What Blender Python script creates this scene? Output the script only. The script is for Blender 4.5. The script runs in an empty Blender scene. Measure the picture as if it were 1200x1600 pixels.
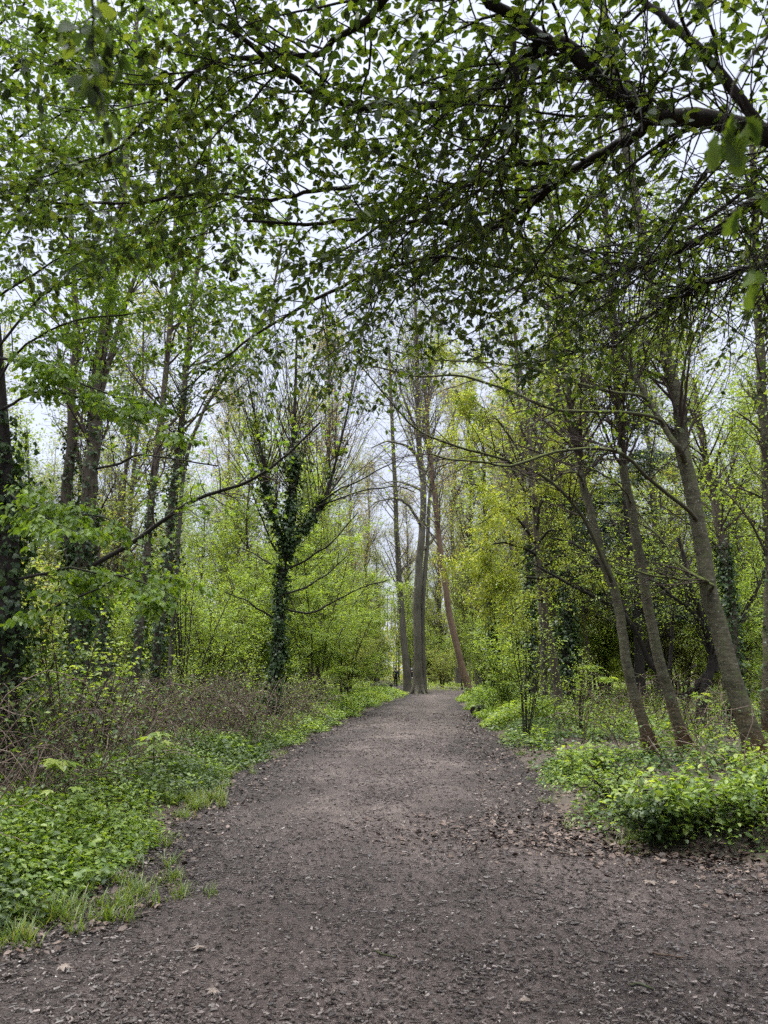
import bpy, math
import numpy as np
from math import radians as R

# ------------------------------------------------------------------ camera, sky, sun, exposure
SC = bpy.context.scene
COL = SC.collection
CAM_H, PITCH, LENS, SENS = 1.6, 11.6, 26.0, 34.6
cd = bpy.data.cameras.new('camera'); cam = bpy.data.objects.new('camera', cd); COL.objects.link(cam)
cam.location = (0, 0, CAM_H); cam.rotation_euler = (R(90 + PITCH), 0, 0)
cd.sensor_fit = 'VERTICAL'; cd.sensor_height = SENS; cd.sensor_width = SENS; cd.lens = LENS
cd.clip_start = 0.05; cd.clip_end = 2000
cd.dof.use_dof = True; cd.dof.focus_distance = 14.0; cd.dof.aperture_fstop = 5.0
SC.camera = cam

SUN_EL, SUN_AZ = 58.0, -50.0            # sun behind thin cloud, front left
W = bpy.data.worlds.new('World'); SC.world = W; W.use_nodes = True
nt = W.node_tree; nt.nodes.clear()
out = nt.nodes.new('ShaderNodeOutputWorld'); bg = nt.nodes.new('ShaderNodeBackground')
sky = nt.nodes.new('ShaderNodeTexSky'); sky.sky_type = 'NISHITA'; sky.sun_disc = False
sky.sun_elevation = R(SUN_EL); sky.sun_rotation = R(SUN_AZ)
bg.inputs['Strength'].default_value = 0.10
# an overcast layer over the blue: brighter towards the zenith as a cloudy sky is, with soft banks
tc = nt.nodes.new('ShaderNodeTexCoord'); sep = nt.nodes.new('ShaderNodeSeparateXYZ')
nt.links.new(tc.outputs['Generated'], sep.inputs[0])
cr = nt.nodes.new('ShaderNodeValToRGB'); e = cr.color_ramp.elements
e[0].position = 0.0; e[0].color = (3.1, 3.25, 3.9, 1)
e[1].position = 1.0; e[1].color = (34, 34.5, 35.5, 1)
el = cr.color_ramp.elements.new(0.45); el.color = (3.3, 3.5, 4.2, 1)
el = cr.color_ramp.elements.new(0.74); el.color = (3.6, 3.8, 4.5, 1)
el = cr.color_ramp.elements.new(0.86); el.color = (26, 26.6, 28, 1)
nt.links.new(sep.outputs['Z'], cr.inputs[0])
cn = nt.nodes.new('ShaderNodeTexNoise'); cn.inputs['Scale'].default_value = 2.2; cn.inputs['Detail'].default_value = 4
nt.links.new(tc.outputs['Generated'], cn.inputs['Vector'])
mr = nt.nodes.new('ShaderNodeMapRange'); mr.inputs[1].default_value = .3; mr.inputs[2].default_value = .7
mr.inputs[3].default_value = .90; mr.inputs[4].default_value = 1.08
nt.links.new(cn.outputs['Fac'], mr.inputs[0])
vm = nt.nodes.new('ShaderNodeVectorMath'); vm.operation = 'SCALE'
nt.links.new(cr.outputs[0], vm.inputs[0]); nt.links.new(mr.outputs[0], vm.inputs['Scale'])
mx = nt.nodes.new('ShaderNodeMix'); mx.data_type = 'RGBA'; mx.inputs[0].default_value = .9
nt.links.new(sky.outputs[0], mx.inputs[6]); nt.links.new(vm.outputs[0], mx.inputs[7])
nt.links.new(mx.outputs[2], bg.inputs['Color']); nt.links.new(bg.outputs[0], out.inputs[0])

sl = bpy.data.lights.new('sun', 'SUN'); sl.energy = 1.5; sl.angle = R(25); sl.color = (1, .96, .9)
so = bpy.data.objects.new('sun', sl); COL.objects.link(so)
so.rotation_euler = (R(90 - SUN_EL), 0, R(180 - SUN_AZ)); so.location = (0, 0, 40)

SC.view_settings.view_transform = 'Standard'; SC.view_settings.look = 'None'
SC.view_settings.exposure = 1.48; SC.view_settings.gamma = 1
SC.view_settings.use_curve_mapping = False
SC.render.engine = 'CYCLES'
cy = SC.cycles
cy.max_bounces = 10; cy.diffuse_bounces = 7; cy.glossy_bounces = 2; cy.transmission_bounces = 8
cy.caustics_reflective = False; cy.caustics_refractive = False
cy.use_adaptive_sampling = True; cy.adaptive_threshold = 0.02
cy.use_denoising = False

# ------------------------------------------------------------------ projection helpers (photo pixel -> place)
F = LENS / SENS * 1600
CP, SP = math.cos(R(PITCH)), math.sin(R(PITCH))
def ray(px, py):
    u, v = (px - 600) / F, -(py - 800) / F
    return np.array([u, CP - v * SP, SP + v * CP])
def at(px, py, Y):
    d = ray(px, py); return np.array([0, 0, CAM_H]) + d * (Y / d[1])
def at_z(px, py, z):
    d = ray(px, py); return np.array([0, 0, CAM_H]) + d * ((z - CAM_H) / d[2])
def gnd(px, py): return at_z(px, py, 0.0)

# ------------------------------------------------------------------ path edges and terrain height
_L = [(-260, 1600), (-120, 1530), (0, 1487), (100, 1450), (170, 1400), (225, 1345), (290, 1290), (345, 1255), (372, 1215), (440, 1180),
      (490, 1152), (555, 1121), (605, 1101), (632, 1091)]
_R = [(1700, 1450), (1450, 1380), (1200, 1352), (1010, 1340), (900, 1318), (858, 1262), (830, 1215), (792, 1180), (770, 1150), (744, 1120),
      (722, 1104), (716, 1094)]
EL = np.array([gnd(*p)[:2] for p in _L]); ER = np.array([gnd(*p)[:2] for p in _R])
EL = np.vstack([[(-9, -6), (-7, 1.5)], EL, [(1.9, 54), (4.0, 60), (9, 66), (20, 70)]])
ER = np.vstack([[(11, -6), (9, 2.0)], ER, [(5.6, 50), (7.5, 55), (12, 60), (20, 63)]])
def edgeL(y): return np.interp(y, EL[:, 1], EL[:, 0])
def edgeR(y): return np.interp(y, ER[:, 1], ER[:, 0])
def _hash(ix, iy, s):
    n = (ix.astype(np.int64) * 374761393 + iy.astype(np.int64) * 668265263 + s * 974711) & 0x7fffffff
    n = ((n ^ (n >> 13)) * 1274126177) & 0x7fffffff
    return ((n ^ (n >> 16)) & 0xffff) / 65535.0
def vnoise(x, y, s=0):
    x = np.asarray(x, float); y = np.asarray(y, float)
    ix, iy = np.floor(x), np.floor(y); fx, fy = x - ix, y - iy
    fx = fx * fx * (3 - 2 * fx); fy = fy * fy * (3 - 2 * fy)
    a = _hash(ix, iy, s); b = _hash(ix + 1, iy, s); c = _hash(ix, iy + 1, s); d = _hash(ix + 1, iy + 1, s)
    return (a * (1 - fx) + b * fx) * (1 - fy) + (c * (1 - fx) + d * fx) * fy
def off_path(x, y):
    """metres outside the path (negative on it)"""
    return np.maximum(edgeL(y) - x, x - edgeR(y)) 
def terrain(x, y):
    x = np.asarray(x, float); y = np.asarray(y, float)
    d = off_path(x, y)
    s = np.clip((d + .1) / 1.4, 0, 1); s = s * s * (3 - 2 * s)
    s *= np.clip(1 - (y - 46) / 14, 0.0, 1) 
    return s * (.07 + .16 * vnoise(x * .45, y * .45, 3) + .1 * vnoise(x * 1.3, y * 1.3, 5)) - .012
def tz(x, y): return float(terrain(np.array([x]), np.array([y]))[0])

# ------------------------------------------------------------------ mesh builder (quads only, numpy)
class MB:
    def __init__(s): s.v, s.f, s.m, s.n = [], [], [], 0
    def add(s, v, f, mat=0):
        if len(f) == 0: return s
        s.v.append(np.asarray(v, np.float32).reshape(-1, 3)); s.f.append(np.asarray(f, np.int32).reshape(-1, 4) + s.n)
        s.m.append(np.full(len(s.f[-1]), mat, np.int32)); s.n += len(s.v[-1]); return s
    def build(s, name, mats, parent=None, smooth=True, base=None):
        v = np.concatenate(s.v); f = np.concatenate(s.f); m = np.concatenate(s.m)
        if parent is not None: v = v - np.array(parent['_o'], np.float32)
        elif base is not None: v = v - np.asarray(base, np.float32)
        me = bpy.data.meshes.new(name)
        me.vertices.add(len(v)); me.vertices.foreach_set('co', v.ravel().astype(np.float32))
        me.loops.add(len(f) * 4); me.loops.foreach_set('vertex_index', f.ravel())
        me.polygons.add(len(f)); me.polygons.foreach_set('loop_start', np.arange(0, len(f) * 4, 4, dtype=np.int32))
        me.polygons.foreach_set('material_index', m)
        me.polygons.foreach_set('use_smooth', np.full(len(f), smooth))
        for x in (mats if isinstance(mats, (list, tuple)) else [mats]): me.materials.append(x)
        me.update(calc_edges=True)
        o = bpy.data.objects.new(name, me); COL.objects.link(o)
        if parent is not None: o.parent = parent
        elif base is not None: o.location = tuple(float(c) for c in base)
        return o
def tag(o, label=None, cat=None, group=None, kind=None):
    if label: o['label'] = label
    if cat: o['category'] = cat
    if group: o['group'] = group
    if kind: o['kind'] = kind
    return o
def thing(name, label, cat, loc, group=None):
    o = bpy.data.objects.new(name, None); COL.objects.link(o)
    o.location = tuple(float(c) for c in loc); o.empty_display_size = .2
    o['_o'] = [float(c) for c in loc]
    return tag(o, label, cat, group)
def copy_tree(o, loc, rz=0, sc=1, label=None):
    c = o.copy(); COL.objects.link(c); c.location = loc; c.rotation_euler = (0, 0, rz); c.scale = (sc, sc, sc)
    if label: c['label'] = label
    for ch in list(o.children):
        d = ch.copy(); COL.objects.link(d); d.parent = c
    return c

# ------------------------------------------------------------------ branches as arrays
def nrm(a): return a / np.maximum(np.linalg.norm(a, axis=-1, keepdims=True), 1e-9)
def catmull(P, n):
    P = np.asarray(P, float); Q = np.vstack([2 * P[0] - P[1], P, 2 * P[-1] - P[-2]])
    t = np.linspace(0, len(P) - 1 - 1e-6, n); i = t.astype(int); u = (t - i)[:, None]
    a, b, c, d = Q[i], Q[i + 1], Q[i + 2], Q[i + 3]
    return .5 * (2 * b + (c - a) * u + (2 * a - 5 * b + 4 * c - d) * u ** 2 + (3 * b - a - 3 * c + d) * u ** 3)
class Br:
    def __init__(s, p, r): s.p, s.r = np.asarray(p, float), np.asarray(r, float)
def limb(P, r0, r1, n=24, power=1.0, wob=0.0, rng=None, flare=0.0):
    p = catmull(P, n)
    t = np.linspace(0, 1, n)
    if wob and rng is not None:
        w = rng.normal(0, 1, (n, 3)); w = (np.roll(w, 1, 0) + w + np.roll(w, -1, 0)) / 3; w[0] = 0
        p = p + w * wob * np.sin(t * np.pi)[:, None] ** .5
    r = r1 + (r0 - r1) * (1 - t) ** power
    if flare: r = r * (1 + flare * np.exp(-t * n / 1.6))
    return Br(p[None], r[None])
def resample(b, n):
    N, m, _ = b.p.shape
    if m == n: return b
    t = np.linspace(0, m - 1 - 1e-6, n); i = t.astype(int); u = t - i
    p = b.p[:, i] * (1 - u)[None, :, None] + b.p[:, i + 1] * u[None, :, None]
    r = b.r[:, i] * (1 - u) + b.r[:, i + 1] * u
    return Br(p, r)
def join(bs, n=16):
    bs = [resample(b, n) for b in bs]
    return Br(np.concatenate([b.p for b in bs]), np.concatenate([b.r for b in bs]))
def pick(b, M, rng, t0, t1, tp=1.0):
    N, n, _ = b.p.shape
    ln = np.linalg.norm(np.diff(b.p, axis=1), axis=2).sum(1)
    i = rng.choice(N, M, p=ln / ln.sum()); t = (t0 + (t1 - t0) * rng.random(M) ** tp)
    x = t * (n - 1 - 1e-6); k = x.astype(int); u = (x - k)[:, None]
    p = b.p[i, k] * (1 - u) + b.p[i, k + 1] * u
    T = nrm(b.p[i, k + 1] - b.p[i, k])
    r = b.r[i, k] * (1 - u[:, 0]) + b.r[i, k + 1] * u[:, 0]
    return i, t, p, T, r
def spawn(b, M, L, ang, rng, n=6, ratio=.55, rmax=.05, rmin=.0015, t0=.2, t1=1., up=0., trop=0., wig=.12, flat=0., short=.5, bias=None):
    i, t, p, T, r = pick(b, M, rng, t0, t1)
    v = rng.normal(0, 1, (M, 3)); v[:, 2] *= (1 - flat)
    v = nrm(v - (v * T).sum(1, keepdims=True) * T)
    a = np.radians(rng.uniform(ang[0], ang[1], M))[:, None]
    d = np.cos(a) * T + np.sin(a) * v; d[:, 2] += up
    if bias is not None: d = d + np.asarray(bias)
    d = nrm(d)
    ln = rng.uniform(L[0], L[1], M) * (1 - short * t)
    P = [p]; q = p
    for k in range(n - 1):
        d = d + rng.normal(0, wig, (M, 3)); d[:, 2] += trop
        if flat: d[:, 2] *= (1 - flat * .3)
        d = nrm(d); q = q + d * (ln / (n - 1))[:, None]; P.append(q)
    r0 = np.clip(r * ratio, rmin, rmax)
    rr = r0[:, None] * np.linspace(1, .3, n)[None]
    return Br(np.stack(P, 1), np.maximum(rr, rmin * .6))
def tubes(mb, b, k=5, mat=0, bump=0., rng=None):
    P, r = b.p, b.r; N, n, _ = P.shape
    T = np.empty_like(P); T[:, 1:-1] = P[:, 2:] - P[:, :-2]; T[:, 0] = P[:, 1] - P[:, 0]; T[:, -1] = P[:, -1] - P[:, -2]; T = nrm(T)
    mT = nrm(T.mean(1)); ref = np.where(np.abs(mT[:, 2:3]) > .6, [[1., .13, 0]], [[.1, .05, 1.]])
    A = nrm(np.cross(T, ref[:, None, :])); B = np.cross(T, A)
    th = np.linspace(0, 2 * np.pi, k, endpoint=False)
    rr = r[:, :, None] * np.ones(k)
    if bump and rng is not None:
        z = rng.normal(0, 1, (N, n, k)); z = (z + np.roll(z, 1, 1) + np.roll(z, 1, 2) + np.roll(z, -1, 1)) / 4
        rr = rr * (1 + bump * z)
    V = P[:, :, None, :] + rr[..., None] * (np.cos(th)[:, None] * A[:, :, None, :] + np.sin(th)[:, None] * B[:, :, None, :])
    base = (np.arange(N) * n * k)[:, None, None] + (np.arange(n - 1) * k)[None, :, None]
    j = np.arange(k)[None, None]; j2 = (np.arange(k) + 1) % k
    f = np.stack([base + j, base + j2[None, None], base + k + j2[None, None], base + k + j], -1)
    return mb.add(V.reshape(-1, 3), f.reshape(-1, 4), mat)

# ------------------------------------------------------------------ leaf templates (x along, y across, z up) and instancing
def strip_leaf(ts, ws, zs, fold=.18):
    """two rows of quads either side of a midrib"""
    ts, ws, zs = map(np.asarray, (ts, ws, zs)); n = len(ts)
    m = np.stack([ts, 0 * ts, zs], 1); l = np.stack([ts, ws, zs + fold * ws], 1); r = np.stack([ts, -ws, zs + fold * ws], 1)
    V = np.vstack([m, l, r]); f = []
    for i in range(n - 1):
        f.append((i, i + 1, n + i + 1, n + i)); f.append((i, 2 * n + i, 2 * n + i + 1, i + 1))
    return V, np.array(f)
OVATE = (np.array([(0, 0, 0), (.3, .27, .06), (.7, .23, .03), (1, 0, -.1), (.7, -.23, .03), (.3, -.27, .06)], float), np.array([(0, 3, 2, 1), (0, 5, 4, 3)]))
OVATE2 = strip_leaf([0, .15, .4, .7, .9, 1.], [.02, .2, .3, .23, .1, .0], [0, .01, .02, 0, -.05, -.1])
RHOMB = (np.array([(0, 0, 0), (.5, .3, .05), (1, 0, -.06), (.5, -.3, .05)], float), np.array([(0, 3, 2, 1)]))
IVY = (np.array([(0, 0, 0), (-.08, .32, .0), (.3, .5, -.03), (.5, .24, .05), (1, 0, -.1), (.5, -.24, .05), (.3, -.5, -.03), (-.08, -.32, 0)], float),
       np.array([(0, 3, 2, 1), (0, 5, 4, 3), (0, 7, 6, 5)]))
OAK = strip_leaf([0, .12, .2, .3, .38, .5, .58, .7, .78, .9, 1.], [.02, .05, .12, .2, .13, .28, .17, .3, .18, .16, .0], np.linspace(0, 1, 11) ** 2 * -.2, .25)
BLADE = (np.array([(0, .05, 0), (0, -.05, 0), (.4, .045, .05), (.4, -.045, .05), (.75, .03, 0), (.75, -.03, 0), (1, .003, -.12), (1, -.003, -.12)], float),
         np.array([(0, 1, 3, 2), (2, 3, 5, 4), (4, 5, 7, 6)]))
DEAD = (np.array([(0, 0, 0), (.2, .32, .16), (.65, .36, .2), (1, 0, .1), (.6, -.3, .05), (.25, -.3, .13), (.5, 0, .0)], float),
        np.array([(0, 6, 2, 1), (6, 3, 2, 2)[:4], (0, 5, 4, 6)]))
DEAD = (DEAD[0], np.array([(0, 6, 2, 1), (0, 5, 4, 6), (6, 4, 3, 2)]))
CHIP = (np.array([(-.5, -.16, 0), (.45, -.2, .05), (.5, .14, .1), (-.4, .2, .03), (-.5, -.16, -.1), (.45, -.2, -.1), (.5, .14, -.1), (-.4, .2, -.1)], float),
        np.array([(0, 1, 2, 3), (0, 4, 5, 1), (1, 5, 6, 2), (2, 6, 7, 3), (3, 7, 4, 0)]))
_pv = [(0, 0, 0)]; _pf = []
for _a in (-105, -52, 0, 52, 105):                       # palmate leaf: five pointed lobes
    _l = 1.0 if _a == 0 else (.92 if abs(_a) < 60 else .62)
    for _t, _w in ((.45, -.22), (1., 0), (.45, .22)):
        c, s_ = math.cos(R(_a)), math.sin(R(_a)); _pv.append((_l * (_t * c - _w * s_), _l * (_t * s_ + _w * c), -.16 * _t * _t + .05 * abs(_w)))
    k0 = len(_pv) - 3; _pf.append((0, k0, k0 + 1, k0 + 2))
PALM = (np.array(_pv, float), np.array(_pf))
def inst(mb, tpl, p, X, Z, size, mat=0, wid=None):
    V, f = tpl; M = len(p)
    if M == 0: return mb
    X = nrm(X); Y = nrm(np.cross(Z, X)); Z = np.cross(X, Y)
    s = np.broadcast_to(np.asarray(size, float), (M,))[:, None, None]
    w = 1.0 if wid is None else np.broadcast_to(np.asarray(wid, float), (M,))[:, None, None]
    vv = p[:, None] + s * (V[None, :, 0:1] * X[:, None] + w * V[None, :, 1:2] * Y[:, None] + V[None, :, 2:3] * Z[:, None])
    ff = f[None] + (np.arange(M) * len(V))[:, None, None]
    return mb.add(vv.reshape(-1, 3), ff.reshape(-1, 4), mat)
def leaves(mb, b, M, size, rng, tpl=OVATE, mat=1, droop=.25, tilt=.45, t0=.1, t1=1., spread=1.0, jit=.02, keep=None):
    i, t, p, T, r = pick(b, M, rng, t0, t1, .8)
    if keep is not None:
        k = keep(p); p, T, r = p[k], T[k], r[k]; M = len(p)
        if M == 0: return mb
    up = np.array([[0, 0, 1.]])
    side = nrm(np.cross(T, up + rng.normal(0, .25, (M, 3)))) * np.where(rng.random(M) < .5, -1, 1)[:, None]
    X = T * rng.uniform(.2, .9, (M, 1)) + side * spread + rng.normal(0, .25, (M, 3)); X[:, 2] -= droop
    X = nrm(X)
    Z = up + rng.normal(0, tilt, (M, 3))
    s = rng.uniform(size[0], size[1], M)
    p = p + X * (r[:, None] + s[:, None] * .12) + rng.normal(0, jit, (M, 3))
    return inst(mb, tpl, p, X, Z, s, mat, rng.uniform(.8, 1.15, M))
def even(p, cell, K, rng):
    """keep at most about K leaves in a cell of air, so that no part of a crown clots"""
    q = np.floor(p / cell).astype(np.int64); h = (q[:, 0] * 73856093) ^ (q[:, 1] * 19349663) ^ (q[:, 2] * 83492791)
    _, inv, cnt = np.unique(h, return_inverse=True, return_counts=True)
    return rng.random(len(p)) < K / cnt[inv]  # K may vary from place to place
def ivy(mb, b, M, size, rng, t0=0., t1=1., mat=0, puff=.04, tpl=IVY):
    N, n, _ = b.p.shape
    i, t, p, T, r = pick(b, M, rng, t0, t1)
    v = rng.normal(0, 1, (M, 3)); v = nrm(v - (v * T).sum(1, keepdims=True) * T)
    s = rng.uniform(size[0], size[1], M)
    g = vnoise(p[:, 2] * 1.7 + p[:, 0], np.arctan2(v[:, 1], v[:, 0]) * 1.3 + p[:, 0], 61)          # bushy clumps and thin places
    kp = g + rng.random(M) * .6 > .45; p, T, r, v, s, g = p[kp], T[kp], r[kp], v[kp], s[kp] * (.75 + .5 * g[kp]), g[kp]; M = len(p)
    p = p + v * (r + np.abs(rng.normal(0, puff, M)) * (.4 + 1.5 * g))[:, None]
    X = nrm(v * rng.uniform(.1, .9, (M, 1)) + rng.normal(0, .5, (M, 3)) + [[0, 0, -.6]])
    Z = nrm(v + rng.normal(0, .35, (M, 3)) + [[0, 0, .35]])
    return inst(mb, tpl, p, X, Z, s, mat)

# ------------------------------------------------------------------ materials
def newmat(name):
    m = bpy.data.materials.new(name); m.use_nodes = True; m.node_tree.nodes.clear(); return m, m.node_tree
def N_(t, kind, **kw):
    n = t.nodes.new(kind)
    for k, v in kw.items():
        if k in n.inputs.keys(): n.inputs[k].default_value = v
        else: setattr(n, k, v)
    return n
def ramp(t, fac, stops):
    n = t.nodes.new('ShaderNodeValToRGB'); e = n.color_ramp.elements
    while len(e) < len(stops): e.new(.5)
    for x, (p, c) in zip(e, stops): x.position = p; x.color = (*c, 1)
    t.links.new(fac, n.inputs[0]); return n.outputs[0]
def leafmat(name, stops, tr=.42, trc=(1.5, 1.45, .6), gloss=.035, rough=.45):
    m, t = newmat(name); o = N_(t, 'ShaderNodeOutputMaterial'); g = N_(t, 'ShaderNodeNewGeometry')
    c = ramp(t, g.outputs['Random Per Island'], stops)
    d = N_(t, 'ShaderNodeBsdfDiffuse'); t.links.new(c, d.inputs['Color'])
    tl = N_(t, 'ShaderNodeBsdfTranslucent')
    mu = N_(t, 'ShaderNodeMix', data_type='RGBA', blend_type='MULTIPLY'); mu.inputs[0].default_value = 1
    t.links.new(c, mu.inputs[6]); mu.inputs[7].default_value = (*trc, 1); mu.clamp_result = False
    t.links.new(mu.outputs[2], tl.inputs['Color'])
    mx = N_(t, 'ShaderNodeMixShader'); mx.inputs[0].default_value = tr
    t.links.new(d.outputs[0], mx.inputs[1]); t.links.new(tl.outputs[0], mx.inputs[2])
    gl = N_(t, 'ShaderNodeBsdfGlossy', Roughness=rough); gl.inputs['Color'].default_value = (.9, .9, .9, 1)
    m2 = N_(t, 'ShaderNodeMixShader'); m2.inputs[0].default_value = gloss
    t.links.new(mx.outputs[0], m2.inputs[1]); t.links.new(gl.outputs[0], m2.inputs[2]); t.links.new(m2.outputs[0], o.inputs[0])
    return m
def barkmat(name, stops, scale=(9, 9, 2.2), bump=.5, moss=0., mossc=(.055, .075, .02), rough=.9, base_tint=None, bands=0.):
    m, t = newmat(name); o = N_(t, 'ShaderNodeOutputMaterial'); p = N_(t, 'ShaderNodeBsdfPrincipled', Roughness=rough)
    p.inputs['Specular IOR Level'].default_value = .2
    tc = N_(t, 'ShaderNodeTexCoord'); mp = N_(t, 'ShaderNodeMapping'); mp.inputs['Scale'].default_value = scale
    t.links.new(tc.outputs['Object'], mp.inputs[0])
    n1 = N_(t, 'ShaderNodeTexNoise', Scale=2.0, Detail=8.0, Roughness=.65); t.links.new(mp.outputs[0], n1.inputs['Vector'])
    n2 = N_(t, 'ShaderNodeTexNoise', Scale=1.1, Detail=4.0); t.links.new(tc.outputs['Object'], n2.inputs['Vector'])
    ad = N_(t, 'ShaderNodeMath', operation='MULTIPLY_ADD'); t.links.new(n2.outputs['Fac'], ad.inputs[0]); ad.inputs[1].default_value = .7
    sb = N_(t, 'ShaderNodeMath', operation='MULTIPLY'); t.links.new(n1.outputs['Fac'], sb.inputs[0]); sb.inputs[1].default_value = .6
    t.links.new(sb.outputs[0], ad.inputs[2]); ad.inputs[1].default_value = .4
    c = ramp(t, ad.outputs[0], stops)
    if base_tint:                                           # weathered, redder bark near the foot
        s = N_(t, 'ShaderNodeSeparateXYZ'); t.links.new(tc.outputs['Object'], s.inputs[0])
        n3 = N_(t, 'ShaderNodeTexNoise', Scale=3.0, Detail=3.0); t.links.new(tc.outputs['Object'], n3.inputs['Vector'])
        k = N_(t, 'ShaderNodeMath', operation='MULTIPLY_ADD'); t.links.new(n3.outputs['Fac'], k.inputs[0]); k.inputs[1].default_value = 2.2
        t.links.new(s.outputs['Z'], k.inputs[2])
        r_ = N_(t, 'ShaderNodeMapRange'); r_.inputs[1].default_value = base_tint[1] + .6; r_.inputs[2].default_value = base_tint[1] + 1.6
        r_.inputs[3].default_value = 1; r_.inputs[4].default_value = 0; t.links.new(k.outputs[0], r_.inputs[0])
        mu = N_(t, 'ShaderNodeMix', data_type='RGBA', blend_type='MULTIPLY'); t.links.new(r_.outputs[0], mu.inputs[0])
        t.links.new(c, mu.inputs[6]); mu.inputs[7].default_value = (*base_tint[0], 1); c = mu.outputs[2]
    if bands:
        m2 = N_(t, 'ShaderNodeMapping'); m2.inputs['Scale'].default_value = (1.2, 1.2, 13); t.links.new(tc.outputs['Object'], m2.inputs[0])
        nb = N_(t, 'ShaderNodeTexNoise', Scale=1.0, Detail=3.0); t.links.new(m2.outputs[0], nb.inputs['Vector'])
        kb = ramp(t, nb.outputs['Fac'], [(.46, (1, 1, 1)), (.50, (.42, .4, .38)), (.54, (1, 1, 1))])
        mu = N_(t, 'ShaderNodeMix', data_type='RGBA', blend_type='MULTIPLY'); mu.inputs[0].default_value = bands; t.links.new(c, mu.inputs[6]); t.links.new(kb, mu.inputs[7]); c = mu.outputs[2]
        nl_ = N_(t, 'ShaderNodeTexNoise', Scale=34.0, Detail=2.0); t.links.new(tc.outputs['Object'], nl_.inputs['Vector'])
        kl = N_(t, 'ShaderNodeMapRange'); kl.inputs[1].default_value = .66; kl.inputs[2].default_value = .72; t.links.new(nl_.outputs['Fac'], kl.inputs[0])
        mu = N_(t, 'ShaderNodeMix', data_type='RGBA'); t.links.new(kl.outputs[0], mu.inputs[0]); t.links.new(c, mu.inputs[6]); mu.inputs[7].default_value = (.24, .25, .19, 1); c = mu.outputs[2]
    if moss:
        g = N_(t, 'ShaderNodeNewGeometry'); s = N_(t, 'ShaderNodeSeparateXYZ'); t.links.new(g.outputs['Normal'], s.inputs[0])
        n4 = N_(t, 'ShaderNodeTexNoise', Scale=5.0, Detail=6.0); t.links.new(tc.outputs['Object'], n4.inputs['Vector'])
        a = N_(t, 'ShaderNodeMath', operation='MULTIPLY_ADD'); t.links.new(s.outputs['Z'], a.inputs[0]); a.inputs[1].default_value = .5
        t.links.new(n4.outputs['Fac'], a.inputs[2])
        r_ = N_(t, 'ShaderNodeMapRange'); r_.inputs[1].default_value = .9 - moss; r_.inputs[2].default_value = 1.1 - moss * .8; t.links.new(a.outputs[0], r_.inputs[0])
        mu = N_(t, 'ShaderNodeMix', data_type='RGBA'); t.links.new(r_.outputs[0], mu.inputs[0]); t.links.new(c, mu.inputs[6])
        mu.inputs[7].default_value = (*mossc, 1); c = mu.outputs[2]
    t.links.new(c, p.inputs['Base Color'])
    b = N_(t, 'ShaderNodeBump', Strength=bump, Distance=.02); t.links.new(n1.outputs['Fac'], b.inputs['Height']); t.links.new(b.outputs[0], p.inputs['Normal'])
    t.links.new(p.outputs[0], o.inputs[0]); return m
def plain(name, col, rough=.8, var=.25, scale=40):
    m, t = newmat(name); o = N_(t, 'ShaderNodeOutputMaterial'); p = N_(t, 'ShaderNodeBsdfPrincipled', Roughness=rough)
    p.inputs['Specular IOR Level'].default_value = .25
    tc = N_(t, 'ShaderNodeTexCoord'); n = N_(t, 'ShaderNodeTexNoise', Scale=float(scale), Detail=4.0); t.links.new(tc.outputs['Object'], n.inputs['Vector'])
    c = ramp(t, n.outputs['Fac'], [(.3, tuple(x * (1 - var) for x in col)), (.7, tuple(x * (1 + var) for x in col))])
    t.links.new(c, p.inputs['Base Color']); t.links.new(p.outputs[0], o.inputs[0]); return m
def islandmat(name, stops, rough=.8, spec=.25):
    m, t = newmat(name); o = N_(t, 'ShaderNodeOutputMaterial'); p = N_(t, 'ShaderNodeBsdfPrincipled', Roughness=rough)
    p.inputs['Specular IOR Level'].default_value = spec
    g = N_(t, 'ShaderNodeNewGeometry'); t.links.new(ramp(t, g.outputs['Random Per Island'], stops), p.inputs['Base Color'])
    t.links.new(p.outputs[0], o.inputs[0]); return m

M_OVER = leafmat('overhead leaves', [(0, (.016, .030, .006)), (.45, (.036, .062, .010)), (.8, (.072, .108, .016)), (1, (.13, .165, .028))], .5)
M_NEAR = leafmat('near leaves', [(0, (.05, .085, .012)), (1, (.10, .15, .02))], .5, gloss=.01)
M_HORN = leafmat('hornbeam leaves', [(0, (0.077, 0.143, 0.018)), (.5, (0.123, 0.208, 0.025)), (1, (0.200, 0.285, 0.036))], .45)
M_LITE = leafmat('young green leaves', [(0, (0.134, 0.212, 0.035)), (.5, (0.208, 0.295, 0.050)), (1, (0.309, 0.376, 0.079))], .5)
M_YEL = leafmat('yellow green blossom leaves', [(0, (.20, .26, .035)), (.5, (.30, .35, .05)), (1, (.44, .44, .075))], .5, (1.25, 1.25, .6))
M_FAR = leafmat('far spring leaves', [(0, (0.157, 0.207, 0.044)), (.6, (0.224, 0.282, 0.066)), (.9, (0.325, 0.333, 0.099)), (1, (0.336, 0.241, 0.121))], .5)
M_IVY = leafmat('ivy leaves', [(0, (0.013, 0.032, 0.008)), (.6, (0.031, 0.060, 0.014)), (1, (0.061, 0.105, 0.024))], .15, gloss=.03, rough=.4)
M_HERB = leafmat('herb leaves', [(0, (0.062, 0.113, 0.016)), (.5, (0.136, 0.221, 0.030)), (1, (0.246, 0.324, 0.054))], .4)
M_HERB2 = leafmat('dark ground leaves', [(0, (0.031, 0.060, 0.014)), (.6, (0.062, 0.105, 0.024)), (1, (0.125, 0.170, 0.044))], .3, gloss=.03)
M_GRASS = leafmat('grass blades', [(0, (.075, .12, .016)), (.8, (.15, .22, .035)), (.9, (.2, .24, .06)), (1, (.24, .2, .11))], .4)
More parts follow.
